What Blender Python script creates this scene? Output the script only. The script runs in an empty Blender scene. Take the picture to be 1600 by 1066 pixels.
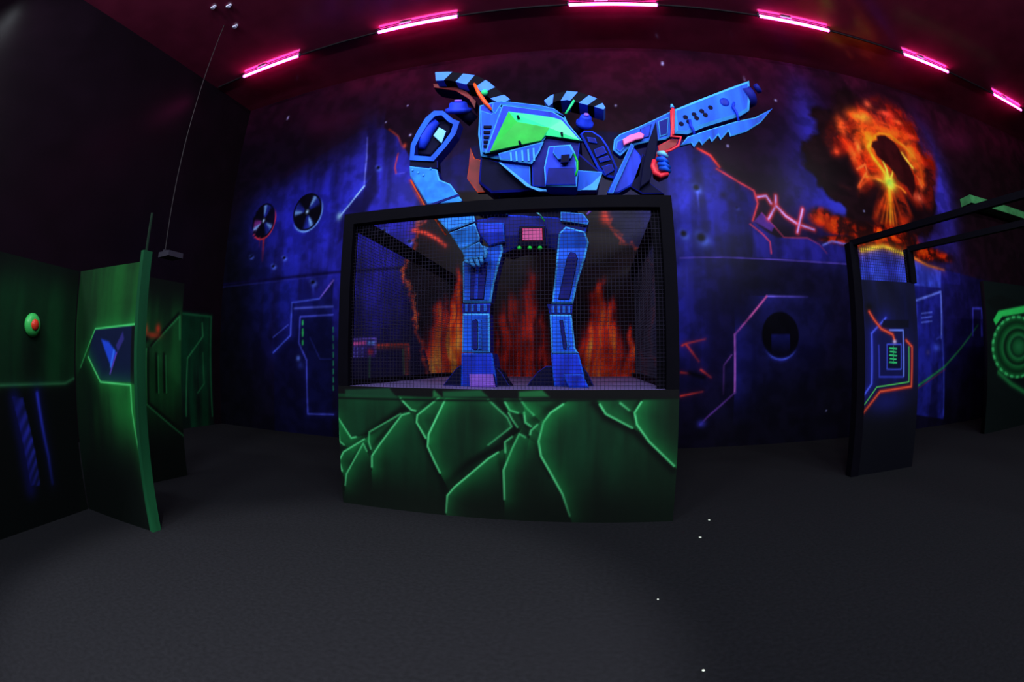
import bpy, bmesh, math, random
import numpy as np
from mathutils import Vector, Matrix

# ------------------------------------------------------------------ camera
F = 735.0; CX, CY = 800.0, 533.0; CAMH = 1.25          # equisolid fisheye, focal length in pixels of a 1600 px frame
cX = np.array([.9858, .0072, -.1680]); cX /= np.linalg.norm(cX)      # world axes seen from the camera
cZ = np.array([0, .9991, .0430]); cZ -= cX * (cZ @ cX); cZ /= np.linalg.norm(cZ)
cY = -np.cross(cZ, cX)
if cY[2] < 0: cY = -cY
scene = bpy.context.scene
C = scene.collection
cam_data = bpy.data.cameras.new('camera')
cam_data.type = 'PANO'
cam_data.panorama_type = 'FISHEYE_EQUISOLID' if hasattr(cam_data, 'panorama_type') else None
try:
    cam_data.cycles.panorama_type = 'FISHEYE_EQUISOLID'
    cam_data.cycles.fisheye_lens = F * 36 / 1600
    cam_data.cycles.fisheye_fov = math.pi * 1.05
except Exception:
    pass
try:
    cam_data.fisheye_lens = F * 36 / 1600
    cam_data.fisheye_fov = math.pi * 1.05
except Exception:
    pass
cam_data.sensor_width = 36
cam_data.sensor_fit = 'HORIZONTAL'
cam = bpy.data.objects.new('camera', cam_data)
C.objects.link(cam)
right = Vector((cX[0], cY[0], cZ[0])); up = Vector((cX[1], cY[1], cZ[1])); fwd = Vector((cX[2], cY[2], cZ[2]))
R = Matrix((right, up, -fwd)).transposed()
cam.matrix_world = Matrix.Translation((0, 0, CAMH)) @ R.to_4x4()
scene.camera = cam

# ------------------------------------------------------------------ world, lights, exposure
w = bpy.data.worlds.new('world'); scene.world = w; w.use_nodes = True
w.node_tree.nodes['Background'].inputs[0].default_value = (.25, .3, .6, 1)
w.node_tree.nodes['Background'].inputs[1].default_value = .012
scene.view_settings.view_transform = 'Standard'
scene.view_settings.look = 'None'
scene.view_settings.exposure = 0.0
scene.view_settings.gamma = 1.0
scene.view_settings.use_curve_mapping = False
try:
    scene.cycles.use_denoising = True
    scene.cycles.max_bounces = 6
except Exception:
    pass

def area(name, loc, target, power, size, size_y, color):
    d = bpy.data.lights.new(name, 'AREA'); d.shape = 'RECTANGLE'
    d.size = size; d.size_y = size_y; d.energy = power; d.color = color
    o = bpy.data.objects.new(name, d); C.objects.link(o)
    o.location = loc
    o.rotation_euler = (Vector(target) - Vector(loc)).to_track_quat('-Z', 'Y').to_euler()
    return o
# two rows of unseen fill lights, added to brighten the mural and robot front
for i, x in enumerate((-5.2, -2.2, .6, 3.4, 6.4)):
    area('added_fill_light', (x, .2, 6.3), (x * .8, 6.0, 1.6), (60, 90, 100, 85, 60)[i], 1.3, .12, (.84, .92, 1.0))
for i, x in enumerate((-4.4, -1.2, 1.8, 5.0)):
    area('added_fill_light', (x, -3.5, 5.6), (x * .7, 6.0, 2.2), (130, 190, 190, 120)[i], 1.3, .12, (.84, .92, 1.0))

d = bpy.data.lights.new('added_floor_spot', 'SPOT'); d.energy = 740; d.spot_size = math.radians(58); d.spot_blend = .45; d.shadow_soft_size = .05; d.color = (1, .97, .97)  # unseen spot added for the bright carpet; its cone edge stands for a shadow
o = bpy.data.objects.new('added_floor_spot', d); C.objects.link(o); o.location = (-.9, .2, 3.4)
o.rotation_euler = (Vector((-1.25, 1.35, 0)) - Vector((-.9, .2, 3.4))).to_track_quat('-Z', 'Y').to_euler()

# ------------------------------------------------------------------ pixel <-> place
def ray(px, py):
    dx = px - CX; dy = CY - py; r = math.hypot(dx, dy)
    th = 2 * math.asin(min(1, r / (2 * F))); s = math.sin(th) / r if r > 0 else 0
    d = np.array([dx * s, dy * s, math.cos(th)])
    return np.array([d @ cX, d @ cY, d @ cZ])
EYE = np.array([0, 0, CAMH])
def onY(px, py, Y):
    d = ray(px, py); return d * Y / d[1] + EYE
def onZ(px, py, z):
    d = ray(px, py); return d * (z - CAMH) / d[2] + EYE

# ------------------------------------------------------------------ materials
def s2l(c):
    c = np.asarray(c, float) / 255.0
    return np.where(c <= .04045, c / 12.92, ((c + .055) / 1.055) ** 2.4)
MATS = {}
def mat(name, rgb, rough=.6, metal=0, spec=.3, var=.12, scale=6, emit=None, strength=0, streak=False, bump=0):
    if name in MATS: return MATS[name]
    m = bpy.data.materials.new(name); m.use_nodes = True
    nt = m.node_tree; b = nt.nodes['Principled BSDF']
    lin = tuple(s2l(rgb)) + (1,)
    b.inputs['Roughness'].default_value = rough
    b.inputs['Metallic'].default_value = metal
    b.inputs['Specular IOR Level'].default_value = spec
    tc = nt.nodes.new('ShaderNodeTexCoord'); mp = nt.nodes.new('ShaderNodeMapping')
    mp.inputs['Scale'].default_value = (1, 1, .18 if streak else 1)
    nz = nt.nodes.new('ShaderNodeTexNoise'); nz.inputs['Scale'].default_value = scale; nz.inputs['Detail'].default_value = 5
    nt.links.new(tc.outputs['Object'], mp.inputs['Vector']); nt.links.new(mp.outputs['Vector'], nz.inputs['Vector'])
    rp = nt.nodes.new('ShaderNodeMapRange')
    rp.inputs['From Min'].default_value = .3; rp.inputs['From Max'].default_value = .7
    rp.inputs['To Min'].default_value = 1 - var; rp.inputs['To Max'].default_value = 1 + var
    nt.links.new(nz.outputs['Fac'], rp.inputs['Value'])
    vm = nt.nodes.new('ShaderNodeVectorMath'); vm.operation = 'SCALE'; vm.inputs[0].default_value = lin[:3]
    nt.links.new(rp.outputs['Result'], vm.inputs['Scale'])
    nt.links.new(vm.outputs['Vector'], b.inputs['Base Color'])
    if bump:
        bp = nt.nodes.new('ShaderNodeBump'); bp.inputs['Strength'].default_value = bump
        bp.inputs['Distance'].default_value = .01
        nt.links.new(nz.outputs['Fac'], bp.inputs['Height']); nt.links.new(bp.outputs['Normal'], b.inputs['Normal'])
    if emit is not None:
        b.inputs['Emission Color'].default_value = tuple(s2l(emit)) + (1,)
        b.inputs['Emission Strength'].default_value = strength
    MATS[name] = m
    return m
def paint_material(name, rough=.55, spec=.3):
    m = bpy.data.materials.new(name); m.use_nodes = True
    nt = m.node_tree; b = nt.nodes['Principled BSDF']
    a = nt.nodes.new('ShaderNodeAttribute'); a.attribute_name = 'paint'
    tc = nt.nodes.new('ShaderNodeTexCoord')
    nz = nt.nodes.new('ShaderNodeTexNoise'); nz.inputs['Scale'].default_value = 14; nz.inputs['Detail'].default_value = 6
    nt.links.new(tc.outputs['Object'], nz.inputs['Vector'])
    rp = nt.nodes.new('ShaderNodeMapRange'); rp.inputs['To Min'].default_value = .86; rp.inputs['To Max'].default_value = 1.14
    nt.links.new(nz.outputs['Fac'], rp.inputs['Value'])
    vm = nt.nodes.new('ShaderNodeVectorMath'); vm.operation = 'SCALE'
    nt.links.new(a.outputs['Color'], vm.inputs[0]); nt.links.new(rp.outputs['Result'], vm.inputs['Scale'])
    nt.links.new(vm.outputs['Vector'], b.inputs['Base Color'])
    b.inputs['Roughness'].default_value = rough; b.inputs['Specular IOR Level'].default_value = spec
    return m
PAINT = paint_material('airbrushed_paint', .6, .12)
PAINT_WALL = paint_material('mural_paint', .3, .05)

BLACK = mat('black_powder_coat', (6, 5, 13), .7, spec=.04)
BLACKP = mat('black_paint', (10, 10, 14), .7, spec=.05)
DARKWALL = mat('dark_wall_paint', (20, 13, 20), .4, spec=.12)
WIRE = mat('dark_wire', (30, 26, 46), .7, spec=.1)
BLUE = mat('robot_blue', (22, 86, 232), .5, spec=.12, var=.6, scale=5, streak=True)
LIGHT = mat('robot_light_blue', (70, 165, 255), .5, spec=.12, var=.2)
MIDB = mat('robot_mid_blue', (26, 54, 215), .5, spec=.12, var=.55, scale=8, streak=True)
NAVY = mat('robot_navy', (18, 24, 124), .6, spec=.1, var=.3)
DEEP = mat('robot_deep_blue', (9, 9, 44), .65, spec=.06, var=.2)
SKYB = mat('robot_sky_blue', (36, 128, 250), .5, spec=.12, var=.35, scale=9)
CYANW = mat('pale_cyan', (120, 205, 255), .4, var=.1)
GREENC = mat('fluorescent_green', (46, 245, 150), .35, var=.16, scale=3)
GREEND = mat('green_shade', (20, 190, 60), .4, var=.2)
ORANGE = mat('fluorescent_orange', (250, 85, 30), .45, var=.2)
REDP = mat('fluorescent_red', (240, 45, 70), .45, var=.15)
PINKP = mat('pink_pad', (250, 110, 190), .45, var=.15)
REDD = mat('dark_red_plate', (130, 25, 35), .55, var=.4)
HAZW = mat('hazard_white_blue', (74, 134, 255), .5, spec=.12, var=.15)
HAZB = mat('hazard_black', (8, 6, 22), .6, spec=.05, var=.1)
LILAC = mat('robot_lilac', (140, 90, 220), .5, var=.3)
GREENPOST = mat('green_post_paint', (14, 72, 42), .5, var=.25, scale=9, streak=True)
GREYD = mat('dark_grey_plastic', (60, 62, 72), .5)

# ------------------------------------------------------------------ object helpers
def link(name, me, parent=None):
    o = bpy.data.objects.new(name, me); C.objects.link(o)
    if parent is not None:
        o.parent = parent
        o.matrix_parent_inverse = Matrix.Identity(4)
    return o
def thing(name, label, cat, loc=(0, 0, 0), group=None):
    o = bpy.data.objects.new(name, None); C.objects.link(o)
    o.location = loc; o.empty_display_size = .1
    o['label'] = label; o['category'] = cat
    if group: o['group'] = group
    return o
def tag(o, label=None, cat=None, group=None, kind=None):
    if label: o['label'] = label
    if cat: o['category'] = cat
    if group: o['group'] = group
    if kind: o['kind'] = kind
    return o
def build(name, verts, faces, mats, midx=None, parent=None, smooth=False):
    verts = [Vector(v) for v in verts]
    off = Vector(parent.location) if parent is not None else Vector((0, 0, 0))
    q = parent
    while q is not None and q.parent is not None:
        q = q.parent; off = off + Vector(q.location)
    me = bpy.data.meshes.new(name)
    if parent is None:                       # own origin at the base centre
        lo = Vector((min(v.x for v in verts), min(v.y for v in verts), min(v.z for v in verts)))
        hi = Vector((max(v.x for v in verts), max(v.y for v in verts), max(v.z for v in verts)))
        off = Vector(((lo.x + hi.x) / 2, (lo.y + hi.y) / 2, lo.z))
    me.from_pydata([tuple(v - off) for v in verts], [], faces)
    if not isinstance(mats, (list, tuple)): mats = [mats]
    for m in mats: me.materials.append(m)
    if midx: me.polygons.foreach_set('material_index', midx)
    if smooth: me.polygons.foreach_set('use_smooth', [True] * len(me.polygons))
    bm = bmesh.new(); bm.from_mesh(me); bmesh.ops.recalc_face_normals(bm, faces=bm.faces); bm.to_mesh(me); bm.free()
    me.update()
    o = link(name, me, parent)
    if parent is None: o.location = off
    return o
class MB:
    def __init__(s): s.v = []; s.f = []; s.m = []
    def add(s, v, f, m=0):
        n = len(s.v); s.v += [tuple(p) for p in v]; s.f += [tuple(i + n for i in q) for q in f]
        s.m += ([m] * len(f) if isinstance(m, int) else list(m))
    def box(s, a, b, m=0):
        x0, y0, z0 = [min(a[i], b[i]) for i in range(3)]; x1, y1, z1 = [max(a[i], b[i]) for i in range(3)]
        s.add([(x0, y0, z0), (x1, y0, z0), (x1, y1, z0), (x0, y1, z0), (x0, y0, z1), (x1, y0, z1), (x1, y1, z1), (x0, y1, z1)],
              [(0, 3, 2, 1), (4, 5, 6, 7), (0, 1, 5, 4), (1, 2, 6, 5), (2, 3, 7, 6), (3, 0, 4, 7)], m)
    def bar(s, a, b, wd, ht=None, m=0, up=(0, 0, 1)):
        a = Vector(a); b = Vector(b); d = (b - a).normalized(); u = Vector(up)
        if abs(d.dot(u)) > .98: u = Vector((0, 1, 0))
        r = d.cross(u).normalized(); u = r.cross(d); ht = ht or wd
        c = [r * (wd / 2) + u * (ht / 2), -r * (wd / 2) + u * (ht / 2), -r * (wd / 2) - u * (ht / 2), r * (wd / 2) - u * (ht / 2)]
        s.add([a + q for q in c] + [b + q for q in c],
              [(0, 1, 2, 3), (7, 6, 5, 4), (0, 4, 5, 1), (1, 5, 6, 2), (2, 6, 7, 3), (3, 7, 4, 0)], m)
    def lathe(s, a, axis, prof, n=20, m=0):
        """prof: list of (distance along axis, radius)"""
        a = Vector(a); d = Vector(axis).normalized(); u = Vector((0, 0, 1)) if abs(d.z) < .9 else Vector((1, 0, 0))
        r = d.cross(u).normalized(); u = r.cross(d); v = []; f = []
        for (t, rad) in prof:
            for k in range(n):
                an = 2 * math.pi * k / n
                v.append(a + d * t + (r * math.cos(an) + u * math.sin(an)) * rad)
        for i in range(len(prof) - 1):
            for k in range(n):
                f.append((i * n + k, i * n + (k + 1) % n, (i + 1) * n + (k + 1) % n, (i + 1) * n + k))
        f.append(tuple(range(n))); f.append(tuple((len(prof) - 1) * n + k for k in range(n)))
        s.add(v, f, m)
    def tube(s, pts, rad, n=10, m=0):
        pts = [Vector(p) for p in pts]; v = []; f = []
        rads = rad if isinstance(rad, (list, tuple)) else [rad] * len(pts)
        prev = None
        for i, p in enumerate(pts):
            d = (pts[min(i + 1, len(pts) - 1)] - pts[max(i - 1, 0)]).normalized()
            if prev is None:
                u = Vector((0, 0, 1)) if abs(d.z) < .9 else Vector((1, 0, 0)); prev = d.cross(u).normalized()
            r = (prev - d * prev.dot(d)).normalized(); u = d.cross(r); prev = r
            for k in range(n):
                an = 2 * math.pi * k / n
                v.append(p + (r * math.cos(an) + u * math.sin(an)) * rads[i])
        for i in range(len(pts) - 1):
            for k in range(n):
                f.append((i * n + k, i * n + (k + 1) % n, (i + 1) * n + (k + 1) % n, (i + 1) * n + k))
        f.append(tuple(range(n))); f.append(tuple((len(pts) - 1) * n + k for k in range(n)))
        s.add(v, f, m)
    def build(s, name, mats, parent=None, smooth=False): return build(name, s.v, s.f, mats, s.m, parent, smooth)

def inset2(p, d):
    """inset a closed 2-D polygon by d"""
    p = [np.array(q, float) for q in p]; n = len(p)
    A = sum(p[i][0] * p[(i + 1) % n][1] - p[(i + 1) % n][0] * p[i][1] for i in range(n))
    sg = 1 if A > 0 else -1; out = []
    for i in range(n):
        a = p[i] - p[i - 1]; b = p[(i + 1) % n] - p[i]
        a /= max(1e-9, np.hypot(*a)); b /= max(1e-9, np.hypot(*b))
        na = np.array([-a[1], a[0]]) * sg; nb = np.array([-b[1], b[0]]) * sg
        k = na + nb; L = max(.35, 1 + na @ nb)
        out.append(p[i] + k / L * d)
    return out
def plate(name, px, Y, T, mats, parent, inset=.012, rise=None, back=.88, world=None, backsh=(0, 0)):
    """a solid with a chamfered front: px outline at distance Y, depth T. mats = face, rim, side"""
    if rise is None: rise = inset * .8
    P = [onY(x, y, Y + rise) for x, y in px] if world is None else [np.array((x, Y + rise, z)) for x, z in world]
    o2 = [(q[0], q[2]) for q in P]; n = len(o2)
    i2 = inset2(o2, inset); b2 = inset2(o2, inset * .5)
    cx = sum(q[0] for q in b2) / n; cz = sum(q[1] for q in b2) / n
    V = [(x, Y, z) for x, z in i2] + [(x, Y + rise, z) for x, z in o2] + [(x, Y + T * .55, z) for x, z in o2] + \
        [(cx + (x - cx) * back + backsh[0], Y + T, cz + (z - cz) * back + backsh[1]) for x, z in b2]
    Fc = [tuple(range(n))] + [(i, (i + 1) % n, n + (i + 1) % n, n + i) for i in range(n)]
    for k in (1, 2):
        Fc += [(k * n + i, k * n + (i + 1) % n, (k + 1) * n + (i + 1) % n, (k + 1) * n + i) for i in range(n)]
    Fc += [tuple(3 * n + i for i in range(n))]
    mi = [0] + [1] * n + [2] * (2 * n) + [2]
    if not isinstance(mats, (list, tuple)): mats = [mats] * 3
    ms = list(mats) + [mats[-1]] * (3 - len(mats))
    return build(name, V, Fc, ms, mi, parent)

# ------------------------------------------------------------------ painted canvases
def vnoise(u, v, seed):
    rs = np.random.RandomState(seed); T = rs.rand(256, 256)
    iu = np.floor(u).astype(int); iv = np.floor(v).astype(int); fu = u - iu; fv = v - iv
    fu = fu * fu * (3 - 2 * fu); fv = fv * fv * (3 - 2 * fv)
    g = lambda a, b: T[a & 255, b & 255]
    return (g(iu, iv) * (1 - fu) + g(iu + 1, iv) * fu) * (1 - fv) + (g(iu, iv + 1) * (1 - fu) + g(iu + 1, iv + 1) * fu) * fv
def fbm(u, v, seed, octv=5, gain=.5):
    s = 0; a = 1; t = 0
    for i in range(octv):
        s = s + a * vnoise(u * 2 ** i + 17 * i, v * 2 ** i + 31 * i, seed + i); t += a; a *= gain
    return s / t
def sstep(x, a, b):
    t = np.clip((x - a) / (b - a), 0, 1); return t * t * (3 - 2 * t)

class Canvas:
    def __init__(s, O, U, width, height, us=None, vs=None, step=.015, bg=(10, 8, 16)):
        s.O = np.array(O, float); s.U = np.array(U, float) / np.linalg.norm(U); s.V = np.array([0, 0, 1.0])
        s.N = np.cross(s.U, s.V)                                 # towards the viewer
        s.w, s.h = width, height
        s.us = np.linspace(0, width, max(2, int(round(width / step)) + 1)) if us is None else us
        s.vs = np.linspace(0, height, max(2, int(round(height / step)) + 1)) if vs is None else vs
        s.u, s.v = np.meshgrid(s.us, s.vs)
        s.c = np.zeros(s.u.shape + (3,)) + np.array(bg, float)
    def uv(s, px, py):
        d = ray(px, py); t = ((s.O - EYE) @ s.N) / (d @ s.N); P = EYE + d * t - s.O
        return np.array([P @ s.U, P @ s.V])
    def pts(s, L): return [s.uv(*q) for q in L]
    def win(s, q, pad):
        q = np.array(q); a = q.min(0) - pad; b = q.max(0) + pad
        i0, i1 = np.searchsorted(s.us, [a[0], b[0]]); j0, j1 = np.searchsorted(s.vs, [a[1], b[1]])
        return slice(max(0, j0 - 1), j1 + 1), slice(max(0, i0 - 1), i1 + 1)
    def mix(s, W, col, a):
        col = np.array(col, float); a = a + np.zeros(s.u[W].shape)
        s.c[W] = s.c[W] * (1 - a[..., None]) + col * a[..., None]
    def addc(s, W, col, a): s.c[W] = s.c[W] + np.array(col, float) * a[..., None]
    def dist(s, W, q, closed=False):
        u, v = s.u[W], s.v[W]; best = np.full(u.shape, 1e9); side = np.zeros(u.shape); tt = np.zeros(u.shape)
        n = len(q); rng = range(n if closed else n - 1)
        for i in rng:
            a = q[i]; b = q[(i + 1) % n]; d = b - a; L2 = max(1e-12, d @ d)
            t = np.clip(((u - a[0]) * d[0] + (v - a[1]) * d[1]) / L2, 0, 1)
            du = u - a[0] - t * d[0]; dv = v - a[1] - t * d[1]; r = np.hypot(du, dv)
            k = r < best - 1e-9
            best = np.where(k, r, best); side = np.where(k, np.sign(d[0] * dv - d[1] * du), side)
            tt = np.where(k, (i + t) / max(1, n - 1), tt)
        return best, side, tt
    def inside(s, W, q):
        u, v = s.u[W], s.v[W]; ins = np.zeros(u.shape, bool); n = len(q)
        for i in range(n):
            a = q[i]; b = q[(i + 1) % n]
            if a[1] == b[1]: continue
            k = ((a[1] > v) != (b[1] > v)) & (u < (b[0] - a[0]) * (v - a[1]) / (b[1] - a[1]) + a[0])
            ins ^= k
        return ins
    def fill(s, L, col, a=1.0, soft=.02, mod=None):
        q = s.pts(L); W = s.win(q, soft * 2)
        if s.u[W].size == 0: return
        d, _, _ = s.dist(W, q, True); ins = s.inside(W, q); sd = np.where(ins, d, -d)
        al = sstep(sd, -soft, soft) * a
        if mod is not None: al = al * mod[W]
        s.mix(W, col, al)
    def stroke(s, L, col, wd=.02, a=1.0, glow=0, gcol=None, ga=.5, side=0, fade=(1, 1), q=None):
        """a brush line; side=+1/-1 puts the glow on one side only (left/right of the direction of travel)"""
        q = s.pts(L) if q is None else q; W = s.win(q, max(wd * 2, glow * 2.2))
        if s.u[W].size == 0: return
        d, sd, t = s.dist(W, q); fa = fade[0] + (fade[1] - fade[0]) * t
        if glow:
            g = np.exp(-(d / glow) ** 1.3) * ga * fa
            if side: g = g * np.where(sd == side, 1, np.exp(-(d / (wd * .8)) ** 2))
            s.mix(W, gcol if gcol is not None else col, g)
        s.mix(W, col, np.exp(-(d / wd) ** 2 * 1.2) * a * fa)
    def blob(s, px, py, rx, ry, col, a=1.0, pw=2.0, add=False, mod=None):
        c = s.uv(px, py); ex = np.linalg.norm(s.uv(px + rx * .5, py) - s.uv(px - rx * .5, py)); ey = np.linalg.norm(s.uv(px, py + ry * .5) - s.uv(px, py - ry * .5))
        W = s.win([c], max(ex, ey) * 2.6)
        if s.u[W].size == 0: return
        r = np.hypot((s.u[W] - c[0]) / ex, (s.v[W] - c[1]) / ey); al = np.exp(-r ** pw) * a
        if mod is not None: al = al * mod[W]
        (s.addc if add else s.mix)(W, col, al)
    def build(s, name, thick=.04, material=None, gain=1.0, parent=None, cap=(14, 12, 18), lo=2.0):
        s.c = np.maximum(s.c, lo)
        ny, nx = s.u.shape
        P = s.O + s.u[..., None] * s.U + s.v[..., None] * s.V
        V = P.reshape(-1, 3)
        idx = np.arange(ny * nx).reshape(ny, nx)
        Fq = np.stack([idx[:-1, :-1], idx[:-1, 1:], idx[1:, 1:], idx[1:, :-1]], -1).reshape(-1, 4)
        c4 = np.array([s.O, s.O + s.U * s.w, s.O + s.U * s.w + s.V * s.h, s.O + s.V * s.h])
        k4 = c4 - s.N * thick; nb = len(V)
        V = np.vstack([V, c4, k4])
        Fb = np.array([[nb + 5, nb + 4, nb + 7, nb + 6], [nb, nb + 4, nb + 5, nb + 1], [nb + 1, nb + 5, nb + 6, nb + 2],
                       [nb + 2, nb + 6, nb + 7, nb + 3], [nb + 3, nb + 7, nb + 4, nb]])
        Fq = np.vstack([Fq, Fb])
        col = np.clip(s2l(np.clip(s.c, 0, 255)) * gain, 0, .95).reshape(-1, 3)
        col = np.vstack([col, np.tile(s2l(cap), (8, 1))])
        off = np.array(s.O + s.U * s.w / 2) if parent is None else np.array(parent.location)
        V = V - off
        me = bpy.data.meshes.new(name)
        me.vertices.add(len(V)); me.vertices.foreach_set('co', V.astype(np.float32).ravel())
        nf = len(Fq); me.loops.add(nf * 4); me.loops.foreach_set('vertex_index', Fq.astype(np.int32).ravel())
        me.polygons.add(nf); me.polygons.foreach_set('loop_start', np.arange(0, nf * 4, 4, dtype=np.int32))
        me.update(calc_edges=True)
        at = me.color_attributes.new('paint', 'FLOAT_COLOR', 'POINT')
        at.data.foreach_set('color', np.hstack([col, np.ones((len(col), 1))]).astype(np.float32).ravel())
        me.materials.append(material or PAINT)
        me.validate()
        o = link(name, me, parent)
        if parent is None: o.location = off
        return o

WY = 6.56            # the mural wall
CEIL = 6.47
XL, XR = -6.75, 12.5

# ------------------------------------------------------------------ setting
m = mat('dark_carpet', (20, 21, 25), .95, spec=.1, var=.22, scale=40, bump=.3)
b = MB(); b.box((XL - .3, -4, -.1), (XR, WY + .2, 0)); tag(b.build('floor', m), kind='structure')
b = MB(); b.box((XL - .3, -4, CEIL), (XR, WY + .2, CEIL + .1)); tag(b.build('ceiling', mat('ceiling_pink_glow', (132, 42, 72), .16, spec=.5, var=.15, scale=2)), kind='structure')  # pink of the tube glow put into the ceiling's base colour
b = MB(); b.box((XR, -4, 0), (XR + .15, WY + .2, CEIL)); tag(b.build('wall_right', DARKWALL), kind='structure')
b = MB(); b.box((XL - .3, -4.15, 0), (XR, -4, CEIL)); tag(b.build('wall_front', DARKWALL), kind='structure')

#MURAL
us = np.unique(np.concatenate([np.arange(0, .8, .05), np.arange(.8, 14.6, .016), np.arange(14.6, XR - XL, .05), [XR - XL]]))
vs = np.unique(np.concatenate([np.arange(0, 5.9, .016), np.arange(5.9, CEIL, .06), [CEIL]]))
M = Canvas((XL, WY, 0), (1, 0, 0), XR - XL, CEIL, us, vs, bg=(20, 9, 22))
streak = fbm(M.u * 5, M.v * .5, 3, 4); soft = fbm(M.u * .7, M.v * .7, 9, 4); fine = fbm(M.u * 6, M.v * 6, 21, 4)
# night sky tint
M.mix(np.s_[:, :], (36, 12, 26), sstep(soft, .35, .75) * .7)
M.blob(1560, 250, 130, 200, (30, 14, 20), .8)
# the painted metal building
BLD = [(345, 700), (345, 400), (365, 345), (420, 295), (490, 250), (560, 206), (600, 200), (622, 213), (640, 245), (660, 262), (700, 250), (800, 200), (1000, 210), (1090, 232), (1110, 243), (1124, 261),
       (1155, 285), (1178, 298), (1184, 318), (1176, 345), (1192, 360), (1215, 371), (1262, 373), (1286, 384), (1300, 378), (1335, 386), (1346, 392), (1380, 386), (1412, 398),
       (1425, 402), (1450, 417), (1500, 428), (1560, 445), (1598, 460), (1598, 700), (1300, 760), (800, 780), (400, 720)]
BLDL = BLD
M.fill(BLD, (17, 13, 50), 1, soft=.03)
Wc = np.s_[:, :]
def blue(px, py, rx, ry, col, a=.9, pw=2.0): M.blob(px, py, rx, ry, col, a, pw, mod=.45 + 1.0 * sstep(streak, .25, .7))
blue(520, 375, 150, 95, (42, 44, 190), .9)
blue(600, 290, 80, 90, (44, 42, 185), .75)
blue(470, 340, 80, 55, (30, 30, 165), .5)
blue(430, 460, 90, 70, (22, 28, 130), .6)
blue(590, 420, 80, 90, (36, 30, 140), .6)
blue(1085, 330, 60, 110, (36, 38, 160), .9)
blue(1075, 480, 35, 100, (34, 34, 150), .8)
blue(1150, 340, 50, 60, (34, 30, 150), .6)
blue(1225, 500, 60, 55, (20, 22, 90), .45)
blue(1185, 540, 40, 90, (26, 28, 120), .6)
blue(1320, 400, 60, 22, (36, 32, 140), .6)
blue(1385, 420, 50, 30, (52, 66, 215), .95)
blue(1450, 440, 40, 30, (44, 46, 165), .8)
blue(1445, 540, 40, 110, (26, 30, 125), .75)
blue(1490, 480, 50, 60, (24, 20, 80), .6)
# darker skirting zone of the painting
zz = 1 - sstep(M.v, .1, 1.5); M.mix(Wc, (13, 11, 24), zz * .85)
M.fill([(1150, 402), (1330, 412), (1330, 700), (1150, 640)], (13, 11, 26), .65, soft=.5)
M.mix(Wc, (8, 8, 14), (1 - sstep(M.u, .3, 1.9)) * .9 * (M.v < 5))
M.fill([(330, 120), (575, 120), (570, 215), (520, 245), (440, 290), (390, 320), (345, 380), (335, 500)], (15, 7, 20), .85, soft=.45)
# sky back over the skyline
M.fill([(640, 245), (700, 100), (1000, 90), (1090, 232), (1110, 243), (1124, 261), (1155, 285), (1178, 298), (1184, 318), (1176, 345), (1215, 371), (1262, 373), (1300, 378), (1346, 392), (1300, 250), (1290, 60), (620, 60), (600, 200), (622, 213)], (24, 9, 26), 1, soft=.02)
M.mix(np.s_[:, :], (64, 12, 36), sstep(M.v, 5.2, 6.3) * (.35 + .65 * sstep(soft, .3, .7)) * .8)  # pink glow of the tubes painted into the top of the wall
# blue smoke halo
M.blob(1276, 235, 26, 95, (48, 46, 190), .8)
M.blob(1255, 290, 30, 60, (30, 26, 120), .5)
M.blob(1308, 320, 45, 26, (46, 50, 195), .8)
M.blob(1345, 325, 25, 20, (70, 80, 230), .7)
M.blob(1468, 300, 18, 80, (60, 54, 210), .85)
M.blob(1440, 375, 40, 18, (48, 40, 160), .7)
M.blob(1245, 290, 45, 80, (30, 22, 110), .3)
#BOOM
cc = M.uv(1375, 262); ext = .5 * (M.uv(1460, 262) - M.uv(1290, 262)); rx = abs(ext[0]); ry = abs(.5 * (M.uv(1375, 160)[1] - M.uv(1375, 378)[1]))
W = M.win([cc], 2.6)
U_, V_ = M.u[W], M.v[W]
wx = fbm(U_ * 2.2, V_ * 2.2, 40, 5) - .5; wy = fbm(U_ * 2.2, V_ * 2.2, 50, 5) - .5
X_ = (U_ - cc[0]) / rx + wx * .55; Y_ = (V_ - cc[1]) / ry + wy * .45
rr = np.hypot(X_, Y_); ang = np.arctan2(Y_, X_)
body = 1 - sstep(rr, .98, 1.1)
M.mix(W, (22, 9, 14), body)
def billow(u, v, seed, octv=4):
    t = 0; a = 1; n = 0
    for i in range(octv):
        q = vnoise(u * 2 ** i + 13 * i, v * 2 ** i + 7 * i, seed + i); t = t + a * np.abs(2 * q - 1); n += a; a *= .55
    return t / n
bw = billow(U_ * 2.4 + wx * 1.6, V_ * 2.4 + wy * 1.6, 61)
bs = billow(U_ * 5.2 + wx * 2.5, V_ * 5.2 + wy * 2.5, 77, 3)
ring = np.exp(-((rr - .46) / .26) ** 2)
upw = .10 + .90 * sstep(Y_ + X_ * .9, -.55, .35)            # lower left stays black smoke
heat = (ring * 1.35 + .16 * (rr < .92)) * upw * (.12 + 1.25 * sstep(bw, .12, .62)) * (.55 + .65 * sstep(bs, .1, .6))
heat = heat * (1 - sstep(rr, .8, 1.0))
def firec(h):
    st = [(0, (22, 9, 14)), (.18, (86, 16, 10)), (.38, (185, 34, 10)), (.62, (245, 84, 10)), (1.0, (255, 135, 18)), (1.35, (255, 225, 80))]
    out = np.zeros(h.shape + (3,))
    xs = [q[0] for q in st]
    for k in range(3): out[..., k] = np.interp(h, xs, [q[1][k] for q in st])
    return out
EZ = lambda L: [(1218 + x / 3.588, 125 + y / 3.588) for x, y in L]
bfull = np.zeros(M.u.shape); bfull[W] = bw; sfull = np.zeros(M.u.shape); sfull[W] = bs
lump = .25 + 1.0 * sstep(bfull, .1, .6)
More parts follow.
